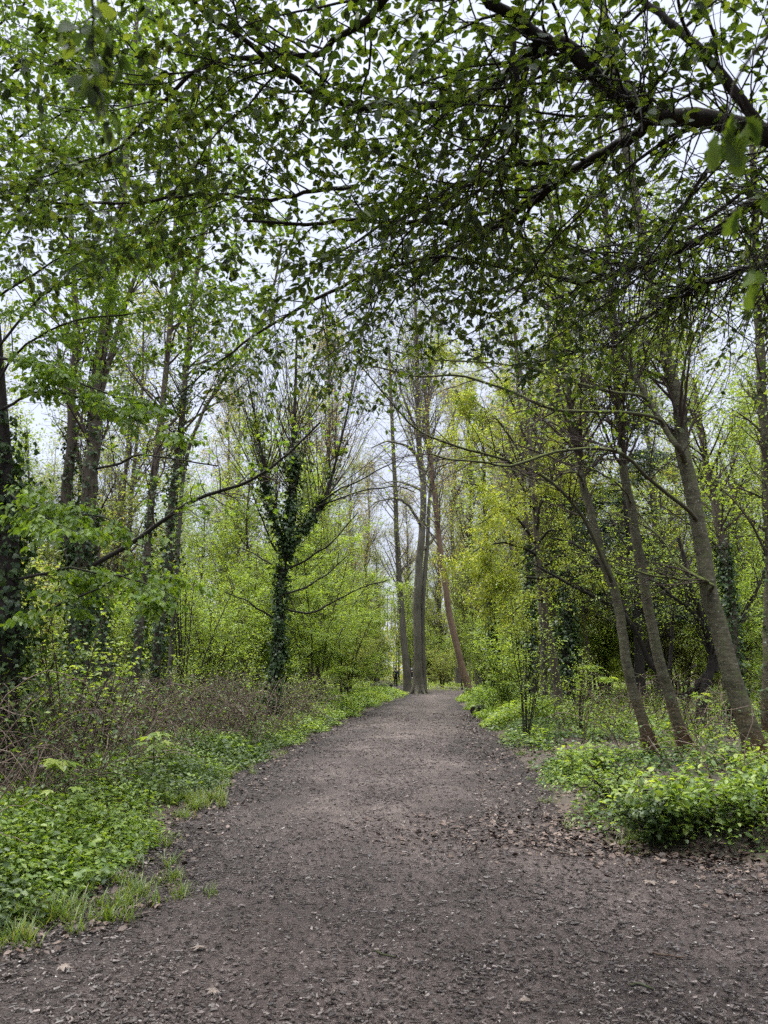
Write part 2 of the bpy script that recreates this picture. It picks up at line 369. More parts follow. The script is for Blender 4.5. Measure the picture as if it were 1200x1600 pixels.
M_FIR = leafmat('dark needles', [(0, (.012, .03, .014)), (1, (.03, .06, .025))], .2)
B_DARK = barkmat('wet dark bark', [(.3, (.012, .010, .009)), (.7, (.045, .038, .032))], moss=.12)
B_TWIG = barkmat('brown twig bark', [(.3, (.03, .022, .018)), (.7, (.075, .055, .046))], bump=.1)
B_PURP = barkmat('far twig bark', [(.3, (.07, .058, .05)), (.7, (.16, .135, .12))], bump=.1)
B_MAPLE = barkmat('smooth olive bark', [(.32, (.022, .020, .012)), (.46, (.062, .056, .034)), (.6, (.10, .092, .058)), (.72, (.19, .18, .13))], scale=(5, 5, 9), bump=.8, moss=.3, mossc=(.06, .072, .022), base_tint=((.9, .6, .45), .7), bands=.8)
B_MOSSY = barkmat('mossy limb bark', [(.3, (.03, .028, .018)), (.7, (.08, .072, .045))], moss=.4, mossc=(.085, .105, .022))
B_GREY = barkmat('grey beech bark', [(.3, (.035, .032, .024)), (.5, (.095, .086, .066)), (.72, (.18, .165, .13))], scale=(7, 7, .9), bump=1.0, moss=.18)
B_PINE = barkmat('reddish flaky bark', [(.3, (.07, .045, .032)), (.7, (.22, .15, .105))], scale=(10, 10, 2), bump=.8)
B_BRN = barkmat('brown ridged bark', [(.3, (.04, .032, .024)), (.7, (.13, .108, .08))], scale=(14, 14, 1.6), bump=.8, moss=.12)
M_STEM = islandmat('bramble stems', [(0, (.045, .03, .022)), (.6, (.10, .07, .05)), (1, (.19, .145, .11))])
M_DEAD = islandmat('dead leaves', [(0, (.025, .016, .012)), (.5, (.065, .040, .028)), (.85, (.12, .078, .056)), (1, (.22, .165, .13))], .6, .4)
M_CHIP = islandmat('wood chips', [(0, (.018, .012, .010)), (.35, (.040, .029, .025)), (.75, (.078, .060, .052)), (.94, (.13, .105, .092)), (1, (.23, .185, .16))], .5, .5)
M_SPECK = islandmat('pale chips', [(0, (.30, .27, .24)), (1, (.6, .57, .52))], .6)

# ground and path
def groundmat():
    m, t = newmat('forest soil'); o = N_(t, 'ShaderNodeOutputMaterial'); p = N_(t, 'ShaderNodeBsdfPrincipled', Roughness=.9)
    tc = N_(t, 'ShaderNodeTexCoord')
    v = N_(t, 'ShaderNodeTexVoronoi', Scale=16.0); t.links.new(tc.outputs['Object'], v.inputs['Vector'])
    n = N_(t, 'ShaderNodeTexNoise', Scale=3.0, Detail=8.0); t.links.new(tc.outputs['Object'], n.inputs['Vector'])
    c1 = ramp(t, v.outputs['Color'], [(.1, (.03, .022, .016)), (.5, (.06, .042, .03)), (.95, (.11, .075, .055))])
    c2 = ramp(t, n.outputs['Fac'], [(.35, (.024, .020, .013)), (.65, (.06, .052, .028))])
    n3 = N_(t, 'ShaderNodeTexNoise', Scale=.5, Detail=5.0); t.links.new(tc.outputs['Object'], n3.inputs['Vector'])
    r_ = N_(t, 'ShaderNodeMapRange'); r_.inputs[1].default_value = .42; r_.inputs[2].default_value = .58; t.links.new(n3.outputs['Fac'], r_.inputs[0])
    mx = N_(t, 'ShaderNodeMix', data_type='RGBA'); t.links.new(r_.outputs[0], mx.inputs[0]); t.links.new(c1, mx.inputs[6]); t.links.new(c2, mx.inputs[7])
    t.links.new(mx.outputs[2], p.inputs['Base Color'])
    b = N_(t, 'ShaderNodeBump', Strength=.7, Distance=.03); t.links.new(n.outputs['Fac'], b.inputs['Height']); t.links.new(b.outputs[0], p.inputs['Normal'])
    t.links.new(p.outputs[0], o.inputs[0]); return m
def pathmat():
    m, t = newmat('trodden wood chip'); o = N_(t, 'ShaderNodeOutputMaterial'); p = N_(t, 'ShaderNodeBsdfPrincipled', Roughness=.75)
    p.inputs['Specular IOR Level'].default_value = .3
    tc = N_(t, 'ShaderNodeTexCoord')
    mp = N_(t, 'ShaderNodeMapping'); mp.inputs['Scale'].default_value = (1, .45, 1); t.links.new(tc.outputs['Object'], mp.inputs[0])
    big = N_(t, 'ShaderNodeTexNoise', Scale=.9, Detail=7.0, Roughness=.68); t.links.new(mp.outputs[0], big.inputs['Vector'])
    fine = N_(t, 'ShaderNodeTexNoise', Scale=42.0, Detail=8.0, Roughness=.75); t.links.new(tc.outputs['Object'], fine.inputs['Vector'])
    vor = N_(t, 'ShaderNodeTexVoronoi', Scale=55.0, Randomness=1.0); t.links.new(tc.outputs['Object'], vor.inputs['Vector'])
    ad = N_(t, 'ShaderNodeMath', operation='MULTIPLY_ADD'); t.links.new(fine.outputs['Fac'], ad.inputs[0]); ad.inputs[1].default_value = .40
    mu = N_(t, 'ShaderNodeMath', operation='MULTIPLY'); t.links.new(big.outputs['Fac'], mu.inputs[0]); mu.inputs[1].default_value = .62; t.links.new(mu.outputs[0], ad.inputs[2])
    c = ramp(t, ad.outputs[0], [(.33, (.017, .0125, .011)), (.44, (.037, .028, .025)), (.54, (.066, .052, .0465)), (.66, (.125, .101, .091))])
    c2 = ramp(t, vor.outputs['Color'], [(.1, (.55, .52, .52)), (.6, (1, 1, 1)), (.95, (1.25, 1.2, 1.15))])
    m2 = N_(t, 'ShaderNodeMix', data_type='RGBA', blend_type='MULTIPLY'); m2.inputs[0].default_value = .8; t.links.new(c, m2.inputs[6]); t.links.new(c2, m2.inputs[7])
    wn = N_(t, 'ShaderNodeAttribute', attribute_name='wear')
    dn = N_(t, 'ShaderNodeTexNoise', Scale=2.6, Detail=5.0); t.links.new(tc.outputs['Object'], dn.inputs['Vector'])
    wa = N_(t, 'ShaderNodeMath', operation='MULTIPLY_ADD'); t.links.new(dn.outputs['Fac'], wa.inputs[0]); wa.inputs[1].default_value = .9; t.links.new(wn.outputs['Fac'], wa.inputs[2])
    wc = ramp(t, wa.outputs[0], [(.38, (.42, .39, .37)), (.70, (.80, .78, .76)), (1., (1.4, 1.37, 1.34))])
    m3 = N_(t, 'ShaderNodeMix', data_type='RGBA', blend_type='MULTIPLY'); m3.inputs[0].default_value = 1; t.links.new(m2.outputs[2], m3.inputs[6]); t.links.new(wc, m3.inputs[7])
    t.links.new(m3.outputs[2], p.inputs['Base Color'])
    hs = N_(t, 'ShaderNodeMath', operation='ADD'); t.links.new(fine.outputs['Fac'], hs.inputs[0]); t.links.new(vor.outputs['Distance'], hs.inputs[1])
    b = N_(t, 'ShaderNodeBump', Strength=.8, Distance=.015); t.links.new(hs.outputs[0], b.inputs['Height']); t.links.new(b.outputs[0], p.inputs['Normal'])
    t.links.new(p.outputs[0], o.inputs[0]); return m
M_SOIL, M_PATH = groundmat(), pathmat()

def grid_sheet(xs, ys, zf):
    X, Y = np.meshgrid(xs, ys); Z = zf(X.ravel(), Y.ravel())
    V = np.stack([X.ravel(), Y.ravel(), Z], 1); nx, ny = len(xs), len(ys)
    i = np.arange(nx - 1)[None] + (np.arange(ny - 1) * nx)[:, None]
    return V, np.stack([i, i + 1, i + 1 + nx, i + nx], -1).reshape(-1, 4)
def warp(a, b, n, p): t = np.linspace(-1, 1, n); return np.sign(t) * np.abs(t) ** p * (b - a) / 2 + (a + b) / 2
xs = warp(-320, 320, 241, 2.6); ys = np.concatenate([np.linspace(-40, 0, 20)[:-1], np.linspace(0, 30, 150)[:-1], np.linspace(30, 90, 100)[:-1], np.linspace(90, 500, 40)])
tag(MB().add(*grid_sheet(xs, ys, terrain)).build('ground', M_SOIL), kind='structure')
def ribbon(Lp, Rp, n, m, z, rough_edge, seed):
    rng = np.random.default_rng(seed)
    a = catmull(np.c_[Lp, np.zeros(len(Lp))], n)[:, :2]; b = catmull(np.c_[Rp, np.zeros(len(Rp))], n)[:, :2]
    j = np.arange(n)
    a = a + (vnoise(j * .6, j * 0., seed)[:, None] - .5) * rough_edge * nrm(b - a); b = b - (vnoise(j * .6, j * 0. + 9, seed)[:, None] - .5) * rough_edge * nrm(b - a)
    t = np.linspace(0, 1, m)
    P = a[:, None] * (1 - t)[None, :, None] + b[:, None] * t[None, :, None]
    x, y = P[..., 0].ravel(), P[..., 1].ravel()
    edge = np.minimum(1, np.minimum(t, 1 - t) * 8)[None].repeat(n, 0).ravel()
    zz = z + edge * (.012 * vnoise(x * 2.2, y * 1.5, 7) + .02 * vnoise(x * .8, y * .5, 8))
    i = np.arange(m - 1)[None] + (np.arange(n - 1) * m)[:, None]
    return np.stack([x, y, zz], 1), np.stack([i, i + 1, i + 1 + m, i + m], -1).reshape(-1, 4)
# same number of stations on both edges, matched by distance along the path
def match(E, k):
    s = np.r_[0, np.cumsum(np.linalg.norm(np.diff(E, axis=0), axis=1))]; q = np.linspace(0, 1, k) ** 1.3 * s[-1]
    return np.c_[np.interp(q, s, E[:, 0]), np.interp(q, s, E[:, 1])]
yy = np.r_[np.linspace(-6, 30, 60), np.linspace(31, 56, 20)]
Lp = np.c_[edgeL(yy) - .12, yy]; Rp = np.c_[edgeR(yy) + .12, yy]
Lp = np.vstack([Lp, [(4.0, 60), (9, 66), (20, 70)]]); Rp = np.vstack([Rp, [(9, 57.5), (12, 60), (20, 63)]])
pv, pf = ribbon(Lp, Rp, 340, 40, .004, .5, 4)
po = tag(MB().add(pv, pf).build('path', M_PATH), kind='structure')
# trodden middle, damp littered margins: a wear map that stays with the soil
pd_ = -off_path(pv[:, 0], pv[:, 1]); wear = np.clip(pd_ / 1.4, 0, 1) * .42 + .22 * vnoise(pv[:, 0] * .8, pv[:, 1] * .35, 17) * (pd_ > .3)
po.data.attributes.new('wear', 'FLOAT', 'POINT').data.foreach_set('value', wear.astype(np.float32))
tag(MB().add(*ribbon([(1.2, 49), (.45, 56), (.1, 64), (.2, 76), (-2.5, 92), (-9, 110)], [(3.2, 49), (1.7, 56), (1.5, 64), (2.0, 76), (.3, 92), (-6, 112)], 60, 10, -.002, .3, 6)).build('side_path', M_PATH), kind='structure')

# ------------------------------------------------------------------ tracing a limb from picture points with a distance per point
def tr(pts, Y0=None, Y1=None):
    """(px, py) with distance running Y0..Y1, or (px, py, z) at that height"""
    if Y0 is None: return [at_z(*p) for p in pts]
    Y1 = Y0 if Y1 is None else Y1
    return [at(p[0], p[1], Y0 + (Y1 - Y0) * k / (len(pts) - 1)) for k, p in enumerate(pts)]
def attach(P, *stems):
    """start a traced limb inside the stem it grows from"""
    P = [np.array(p, float) for p in P]
    q = np.concatenate([s.p[0] for s in stems]); rr = np.concatenate([s.r[0] for s in stems])
    k = int(np.argmin(np.linalg.norm(q - P[0], axis=1))); d = np.linalg.norm(q[k] - P[0])
    return ([q[k]] + P[1:]) if d < rr[k] * 2.5 else ([q[k]] + P)
def pxr(w, Y): return .5 * w / F * Y * .70        # picture width -> radius at distance
def foot(px, py, Y, sink=.12):
    p = at(px, py, Y); p[2] = tz(p[0], p[1]) - sink; return p

# ================================================================== OVERHANGING TREE (trunk just right of the picture, limbs over the path)
def overhanging():
    rng = np.random.default_rng(11)
    base = np.array([3.9, 4.6, 0.0]); base[2] = tz(3.9, 4.6)
    t = thing('overhanging_tree', 'dark limbed broadleaf tree whose low boughs arch right across the path overhead', 'tree', base)
    trunk = limb([base + [0, 0, -.2], base + [-.03, 0, 1.2], base + [-.15, -.05, 2.6], base + [-.4, -.1, 4.0], base + [-.5, 0, 5.5], base + [-.3, .3, 8]], .19, .08, 24, flare=.5)
    m = MB(); tubes(m, trunk, 14, 0, .06, rng); m.build('trunk', B_DARK, t)
    tc = trunk.p[0, 11]
    A = lambda pts, r0, r1, n=26: limb(tr(pts), r0, r1, n, .8, .03, rng)
    main = A([(1420, 330, 3.7), (1330, 275, 4.25), (1260, 238, 4.45), (1200, 207, 4.6), (1110, 187, 4.72), (1020, 183, 4.8), (975, 158, 4.85), (930, 115, 4.92), (880, 75, 5.0), (850, 63, 5.05), (815, 48, 5.1), (770, 2, 5.15), (735, -70, 5.2), (660, -180, 5.3)], .066, .018, 40)
    L = [main,
         A([(846, 66, 5.05), (815, 100, 5.1), (760, 150, 5.15), (700, 163, 5.2), (640, 166, 5.2), (570, 168, 5.2), (520, 155, 5.2), (480, 140, 5.15), (430, 97, 5.15), (380, 62, 5.1), (320, 20, 5.1), (270, -50, 5.1)], .034, .008, 34),
         A([(700, -90, 5.0), (595, 5, 5.1), (550, 45, 5.1), (500, 85, 5.15), (435, 97, 5.2), (350, 106, 5.2), (280, 135, 5.2), (240, 168, 5.2), (190, 230, 5.1), (120, 255, 5.0), (50, 280, 4.9)], .022, .005, 30),
         A([(1020, 186, 4.8), (985, 213, 4.8), (945, 238, 4.8), (900, 270, 4.8), (850, 300, 4.8), (800, 333, 4.8), (760, 353, 4.8), (700, 354, 4.8), (640, 350, 4.75), (560, 340, 4.7), (480, 350, 4.6), (380, 345, 4.5)], .036, .008, 34),
         A([(862, 292, 4.8), (835, 325, 4.75), (812, 365, 4.7), (790, 408, 4.6)], .016, .009, 12),
         A([(858, 253, 4.8), (800, 258, 4.8), (760, 275, 4.8), (720, 300, 4.8), (660, 328, 4.8), (600, 345, 4.75), (520, 400, 4.65)], .018, .006, 22),
         A([(1420, 345, 3.5), (1300, 300, 4.3), (1190, 315, 4.6), (1120, 360, 4.7), (1070, 390, 4.75), (1020, 415, 4.8), (970, 430, 4.8), (940, 428, 4.8), (915, 440, 4.75), (850, 428, 4.7), (760, 412, 4.7), (690, 402, 4.6), (600, 420, 4.5)], .042, .007, 34),
         A([(1420, 420, 3.4), (1290, 400, 4.2), (1190, 412, 4.5), (1110, 440, 4.6), (1060, 462, 4.6), (1010, 500, 4.6), (960, 535, 4.5), (880, 560, 4.4), (800, 570, 4.3)], .034, .006, 28),
         A([(1185, 195, 4.62), (1140, 132, 4.75), (1090, 80, 4.9), (1040, 40, 5.1), (1000, 5, 5.3), (930, -70, 5.6)], .03, .016, 18),
         A([(800, 46, 5.1), (803, 80, 4.95), (808, 130, 4.8), (804, 190, 4.65), (795, 240, 4.55), (760, 290, 4.5), (728, 312, 4.5), (705, 330, 4.5)], .018, .007, 20),
         A([(800, 333, 4.8), (750, 366, 4.85), (690, 392, 4.85), (620, 415, 4.85), (540, 445, 4.85), (470, 480, 4.8), (400, 525, 4.75), (340, 570, 4.7), (295, 602, 4.65), (250, 640, 4.6)], .022, .005, 30),
         A([(560, 290, 4.9), (480, 300, 4.9), (420, 309, 4.9), (340, 304, 4.9), (250, 315, 4.9), (150, 321, 4.9), (60, 314, 4.8), (-20, 285, 4.8)], .016, .005, 26),
         A([(850, 430, 4.7), (800, 450, 4.6), (740, 455, 4.5), (680, 490, 4.4), (630, 520, 4.3)], .010, .004, 16),
         A([(690, 402, 4.6), (650, 440, 4.5), (610, 480, 4.4), (570, 515, 4.3)], .009, .004, 14)]
    # boughs added to the same tree, out of view, to shade the near path
    back = [limb([tc, tc + [-.2, -2.6, .8], tc + [-2.4, -4.0, 1.0], tc + [-5.2, -4.8, .9]], .06, .012, 26, .8, .05, rng), limb([tc, tc + [.1, -2.4, 1.2], tc + [-2.0, -3.4, 1.8], tc + [-5.6, -3.4, 2.0]], .06, .012, 26, .8, .05, rng),
            limb([tc, tc + [.3, -2.2, .8], tc + [-.8, -4.6, 1.3], tc + [-2.2, -6.8, 1.2]], .06, .012, 26, .8, .05, rng)]
    for b in L + back:
        m = MB(); tubes(m, b, 9, 0, .07, rng); m.build('limb', B_DARK, t)
    limbs = join(L, 30)
    s1 = spawn(limbs, 260, (.8, 2.3), (30, 80), rng, 10, .42, .010, .003, .08, .98, trop=-.015, wig=.16, flat=.4)
    s2 = spawn(join([limbs, s1]), 1700, (.35, .95), (30, 75), rng, 7, .5, .006, .0024, .1, 1., trop=-.03, wig=.2, flat=.3)
    s3 = spawn(s2, 2200, (.12, .4), (30, 70), rng, 5, .6, .003, .0016, .1, 1., trop=-.03, wig=.2)
    # leafless arching twigs towards the trunk
    s4 = spawn(join([L[6], L[7], L[0]]), 420, (.5, 1.5), (35, 85), rng, 9, .4, .006, .0025, .05, .55, trop=-.05, wig=.15)
    m = MB(); tubes(m, s1, 5); tubes(m, s2, 4); tubes(m, s3, 3); tubes(m, s4, 4)
    def keep(p):
        # thinner towards the bright gap at the top and along the bare lower right
        d = p - [0, 0, CAM_H]; zc = d[:, 1] * CP + d[:, 2] * SP; yc = -d[:, 1] * SP + d[:, 2] * CP
        return (vnoise(p[:, 0] * 2.6, p[:, 1] * 2.6 + p[:, 2], 21) * 1.2 + rng.random(len(p)) * .5 > .43 + np.clip(p[:, 1] - 4.8, 0, 3) * .1) & even(p, .3, np.interp(p[:, 1], [3, 4.6, 5.6, 7], [56, 44, 22, 9]) * np.interp(p[:, 0], [.2, 1.5], [1, .62]), rng)
    tw = join([s2, s3], 6)
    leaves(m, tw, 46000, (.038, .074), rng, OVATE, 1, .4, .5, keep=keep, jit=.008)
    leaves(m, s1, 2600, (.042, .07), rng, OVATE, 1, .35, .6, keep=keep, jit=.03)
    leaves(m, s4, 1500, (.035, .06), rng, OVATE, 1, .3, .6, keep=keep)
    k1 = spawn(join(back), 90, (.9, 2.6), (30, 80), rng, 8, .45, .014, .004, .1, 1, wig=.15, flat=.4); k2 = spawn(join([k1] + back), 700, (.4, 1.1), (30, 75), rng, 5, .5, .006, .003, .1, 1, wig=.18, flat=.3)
    tubes(m, k1, 4); tubes(m, k2, 3); leaves(m, join([k1, k2], 6), 15000, (.05, .08), rng, OVATE, 1, .35, .6, jit=.04, keep=lambda p: p[:, 1] < 2.2)  # unseen twigs and leaves on the added boughs, put there for shade
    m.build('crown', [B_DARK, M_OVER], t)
overhanging()

# ================================================================== NEAR TWIGS close to the lens
def near_spray(name, label, pts, Y, n, size, tpl, seed, hang, mat=None, side=.09):
    rng = np.random.default_rng(seed)
    P = tr(pts, Y, Y * 1.1); b = limb(P, .0035, .0012, 16, wob=.004, rng=rng)
    t = thing(name, label, 'twig', P[0])
    m = MB(); tubes(m, b, 6); s = spawn(b, n // 3, (side * .5, side * 1.2), (30, 80), rng, 5, .6, .002, .0008, .2, 1., trop=-.12); tubes(m, s, 5)
    m.build('stem', B_DARK, t)
    m = MB(); leaves(m, s, n, size, rng, tpl, 0, hang, .7, .3, 1., jit=.006); leaves(m, b, n // 4, size, rng, tpl, 0, hang, .7, .4, 1., jit=.004)
    m.build('foliage', mat or M_NEAR, t)
near_spray('hanging_twig', 'out of focus dark twig hanging close in the upper left corner', [(150, -150), (148, -60), (145, 20), (150, 90), (155, 150)], 1.25, 60, (.026, .046), OVATE2, 5, 1.1, M_OVER, .13)
near_spray('hanging_twig', 'out of focus oak twig with drooping lobed leaves at the right edge', [(1300, -60), (1230, 20), (1160, 110), (1135, 170), (1128, 230)], 1.0, 9, (.045, .07), OAK, 8, 1.6)
near_spray('hanging_twig', 'blurred yellow green leaf sprig at the right border below the boughs', [(1290, 250), (1235, 310), (1200, 380), (1190, 450)], 1.05, 9, (.03, .05), OAK, 9, 1.3)

# ================================================================== LEFT OVERHANGING TREE (ivy clad trunk on the left edge, drooping sprays)
def left_tree():
    rng = np.random.default_rng(21)
    base = foot(5, 1180, 9.2)
    t = thing('hornbeam_tree', 'ivy smothered tree on the left border with drooping layered sprays of fresh leaves', 'tree', base)
    tk = limb([base, at(8, 1050, 9.2), at(14, 950, 9.2), at(12, 820, 9.3), at(4, 700, 9.4), at(-10, 520, 9.4), at(-30, 250, 9.3), at(-20, 0, 9)], .17, .07, 28, flare=.4)
    m = MB(); tubes(m, tk, 12, 0, .06, rng); m.build('trunk', B_DARK, t)
    m = MB(); ivy(m, tk, 2600, (.05, .09), rng, 0., .62, puff=.1); m.build('ivy', M_IVY, t)
    T = lambda pts, a, b, r0=.018, r1=.004: limb(tr(pts, a, b), r0, r1, 20, .9, .03, rng)
    low = [T([(8, 905, ), (60, 900), (120, 890), (190, 905), (250, 920), (290, 940)], 9.2, 7.6, .02, .004),
           T([(5, 985), (60, 960), (130, 930), (200, 900), (270, 905)], 9.2, 8.0, .018, .004),
           T([(5, 830), (50, 815), (110, 800), (170, 815), (215, 835)], 9.2, 7.7, .02, .004),
           T([(5, 760), (40, 790), (80, 815), (120, 830)], 9.2, 7.2, .016, .004),
           T([(0, 640), (50, 615), (110, 615), (180, 640), (240, 670)], 9.3, 7.4, .02, .004),
           T([(0, 560), (60, 570), (130, 600), (200, 630), (250, 650)], 9.3, 7.9, .02, .004)]
    high = [T([(-5, 600), (40, 540), (110, 505), (200, 490), (290, 480), (360, 470)], 9.3, 8.4),
            T([(-20, 480), (60, 420), (150, 390), (240, 400), (330, 430)], 9.3, 8.0),
            T([(-20, 380), (50, 330), (140, 290), (240, 270), (330, 250)], 9.3, 8.2),
            T([(-25, 250), (50, 200), (130, 170), (210, 170), (300, 200)], 9.3, 7.8),
            T([(-20, 150), (50, 90), (140, 50), (230, 20)], 9.2, 7.6),
            T([(-20, 60), (40, 0), (110, -50)], 9.1, 7.8),
            T([(-10, 550), (60, 470), (140, 430), (230, 360), (300, 330), (400, 340)], 9.3, 9.6),
            T([(-20, 420), (80, 250), (160, 130), (220, 60), (260, -30)], 9.3, 10.5)]
    for b in low + high:
        m = MB(); tubes(m, b, 6, 0, .05, rng); m.build('limb', B_DARK, t)
    lo, hi = join(low, 20), join(high, 20)
    a1 = spawn(lo, 60, (.4, 1.0), (35, 65), rng, 7, .5, .006, .0025, .15, 1, trop=-.05, wig=.1, flat=.85)
    a2 = spawn(join([lo, a1]), 230, (.2, .5), (35, 65), rng, 5, .5, .003, .0015, .2, 1, trop=-.08, wig=.12, flat=.8)
    h1 = spawn(hi, 150, (.6, 1.5), (30, 75), rng, 8, .5, .008, .003, .1, 1, trop=-.04, wig=.14, flat=.5)
    h2 = spawn(join([hi, h1]), 1000, (.3, .8), (30, 75), rng, 6, .5, .004, .002, .1, 1, trop=-.05, wig=.16, flat=.4)
    m = MB(); [tubes(m, b, 4) for b in (a1, a2, h1, h2)]
    leaves(m, join([a1, a2], 6), 4200, (.06, .10), rng, OVATE, 1, .9, .5, jit=.02)
    k = lambda p: (vnoise(p[:, 0] * 1.6, p[:, 2] * 1.6 + p[:, 1] * .7, 31) + rng.random(len(p)) * .6 > .5) & even(p, .45, 62, rng)
    leaves(m, h2, 46000, (.055, .09), rng, OVATE, 1, .7, .6, keep=k, jit=.04)
    m.build('crown', [B_DARK, M_HORN], t)
left_tree()

# ================================================================== generic crown made of boughs along a traced stem
def crown_from(m, stem, rng, n1, L1, n2, L2, nl, size, tpl=RHOMB, ang=(25, 60), t0=.3, trop=.03, up=.15, mat_leaf=1, r1=.03, n3=0, L3=(.3, .8), flat=0., droop=.2, tilt=.8, thr=None, k2=4, k3=3, bias=None, rmin=.004):
    b1 = spawn(stem, n1, L1, ang, rng, 8, .45, r1, .008, t0, .98, trop=trop, up=up, wig=.1, flat=flat, bias=bias)
    b2 = spawn(join([b1, stem]), n2, L2, (25, 60), rng, 6, .5, .012, rmin, .25 if t0 < .25 else t0, 1., trop=trop, wig=.14, flat=flat)
    last = [b2]
    tubes(m, b1, 5); tubes(m, b2, k2)
    if n3:
        b3 = spawn(b2, n3, L3, (25, 60), rng, 4, .6, .006, rmin * .8, .2, 1., trop=trop, wig=.15, flat=flat); tubes(m, b3, k3); last.append(b3)
    if nl:
        kp = None if thr is None else (lambda p: vnoise(p[:, 0] * .9, p[:, 2] * .9 + p[:, 1] * .5, 41) + rng.random(len(p)) * .5 > thr)
        leaves(m, join(last, 5), nl, size, rng, tpl, mat_leaf, droop, tilt, jit=size[1] * .6, keep=kp)
    return b1, b2

# ================================================================== LEFT: double ivy trunk with a long leaning bough
def double_ivy_tree():
    rng = np.random.default_rng(31); Y = 14.
    base = foot(135, 1150, Y)
    t = thing('ivy_tree', 'twin stemmed tree with thick ivy to mid height and a bough reaching right', 'tree', base)
    a = limb([base, at(125, 1050, Y), at(128, 900, Y), at(142, 760, Y), at(150, 640, Y), at(160, 520, Y), at(185, 380, Y), at(200, 200, Y), at(215, 20, Y)], pxr(46, Y), pxr(10, Y), 36, .8, .04, rng, .5)
    b = limb([at(132, 940, Y), at(108, 840, Y + .2), at(107, 720, Y + .3), at(112, 600, Y + .3), at(118, 450, Y + .3), at(100, 250, Y)], pxr(30, Y), pxr(10, Y), 28, .8, .04, rng)
    c = limb([at(150, 640, Y), at(172, 560, Y), at(195, 480, Y), at(225, 390, Y - .2), at(260, 280, Y)], pxr(16, Y), pxr(6, Y), 18)
    m = MB(); [tubes(m, x, 12, 0, .07, rng) for x in (a, b, c)]; m.build('trunk', B_BRN, t)
    bg_ = limb(attach(tr([(150, 895), (190, 858), (230, 830), (290, 788), (340, 768), (400, 745), (450, 710), (500, 660)], Y, Y - 2), a), pxr(12, Y), pxr(4, Y), 24, wob=.03, rng=rng)
    b2 = limb(attach(tr([(152, 740), (180, 725), (215, 713), (270, 718), (340, 728)], Y, Y - 1.2), a), pxr(7, Y), pxr(3, Y), 18, wob=.02, rng=rng)
    for x in (bg_, b2): m = MB(); tubes(m, x, 7, 0, .05, rng); m.build('limb', B_DARK, t)
    m = MB(); ivy(m, a, 2900, (.05, .09), rng, 0, .34, puff=.07); ivy(m, b, 700, (.05, .09), rng, 0, .5, puff=.05); ivy(m, a, 500, (.05, .08), rng, .34, .6, puff=.03); m.build('ivy', M_IVY, t)
    m = MB()
    s = spawn(join([bg_, b2]), 46, (.5, 1.8), (30, 70), rng, 8, .5, .012, .004, .2, 1, trop=.02, wig=.12); tubes(m, s, 4)
    s2 = spawn(s, 160, (.3, .8), (30, 60), rng, 5, .5, .005, .003, .2, 1); tubes(m, s2, 3)
    leaves(m, s2, 380, (.05, .09), rng, PALM, 1, .4, .5)
    crown_from(m, join([a, b, c]), rng, 46, (1., 3.), 420, (.5, 1.5), 3200, (.05, .09), OVATE, t0=.4, n3=600, droop=.5, rmin=.005, thr=.7)
    m.build('crown', [B_TWIG, M_HORN], t)
double_ivy_tree()

def ivy_pole(name, label, pts, Y, w0, w1, n_ivy, ivt, seed, bark, crown=None, group=None, puff=.05, isz=(.05, .09)):
    rng = np.random.default_rng(seed); base = foot(pts[0][0], pts[0][1], Y)
    t = thing(name, label, 'tree', base, group)
    P = [base] + [at(x, y, Y + .15 * k) for k, (x, y) in enumerate(pts[1:])]
    a = limb(P, pxr(w0, Y), pxr(w1, Y), 34, .8, .03, rng, .35)
    m = MB(); tubes(m, a, 10, 0, .06, rng); m.build('trunk', bark, t)
    if n_ivy: m = MB(); ivy(m, a, n_ivy, isz, rng, ivt[0], ivt[1], puff=puff); m.build('ivy', M_IVY, t)
    if crown: m = MB(); crown(m, a, rng); m.build('crown', crown.mats, t)
    return t
def CR(mats, **kw):
    def f(m, a, rng): crown_from(m, a, rng, **kw)
    f.mats = mats; return f
ivy_pole('ivy_tree', 'slim leaning tree with a thin sleeve of ivy beside the twin stemmed ivy tree', [(205, 1120), (215, 1010), (226, 900), (236, 780), (247, 690), (262, 560), (270, 450), (275, 330), (285, 150)], 17, 20, 7, 1100, (0, .42), 33, B_BRN,
         CR([B_TWIG, M_FAR], n1=34, L1=(1., 3.2), n2=240, L2=(.5, 1.6), nl=1600, size=(.05, .09), t0=.4, n3=300, rmin=.006))
ivy_pole('ivy_tree', 'slim tree with bushy dark ivy thickening towards its top', [(235, 1105), (248, 1000), (262, 890), (270, 790), (280, 690), (288, 600), (300, 480), (318, 360), (330, 200)], 17.6, 21, 7, 2700, (0, .62), 34, B_BRN,
         CR([B_TWIG, M_FAR], n1=34, L1=(1., 3.2), n2=240, L2=(.5, 1.6), nl=1500, size=(.05, .09), t0=.45, n3=300, rmin=.006), puff=.09)
ivy_pole('slender_tree', 'pale slender stem leaning right behind the bushy ivy tree', [(262, 1100), (275, 900), (290, 730), (310, 660), (345, 600), (380, 550), (420, 470), (440, 380)], 19, 10, 5, 0, (0, 0), 35, B_GREY,
         CR([B_TWIG, M_FAR], n1=16, L1=(.6, 2.), n2=120, L2=(.4, 1.2), nl=500, size=(.05, .08), t0=.5, rmin=.005))
ivy_pole('ivy_tree', 'dark ivy stem rising from brambles behind the twin stemmed tree', [(172, 1130), (165, 1020), (152, 920), (150, 820), (120, 700), (95, 560)], 15.5, 22, 6, 1200, (0, .5), 36, B_BRN,
         CR([B_TWIG, M_FAR], n1=14, L1=(.8, 2.), n2=120, L2=(.5, 1.2), nl=300, size=(.05, .08), t0=.4, rmin=.005))

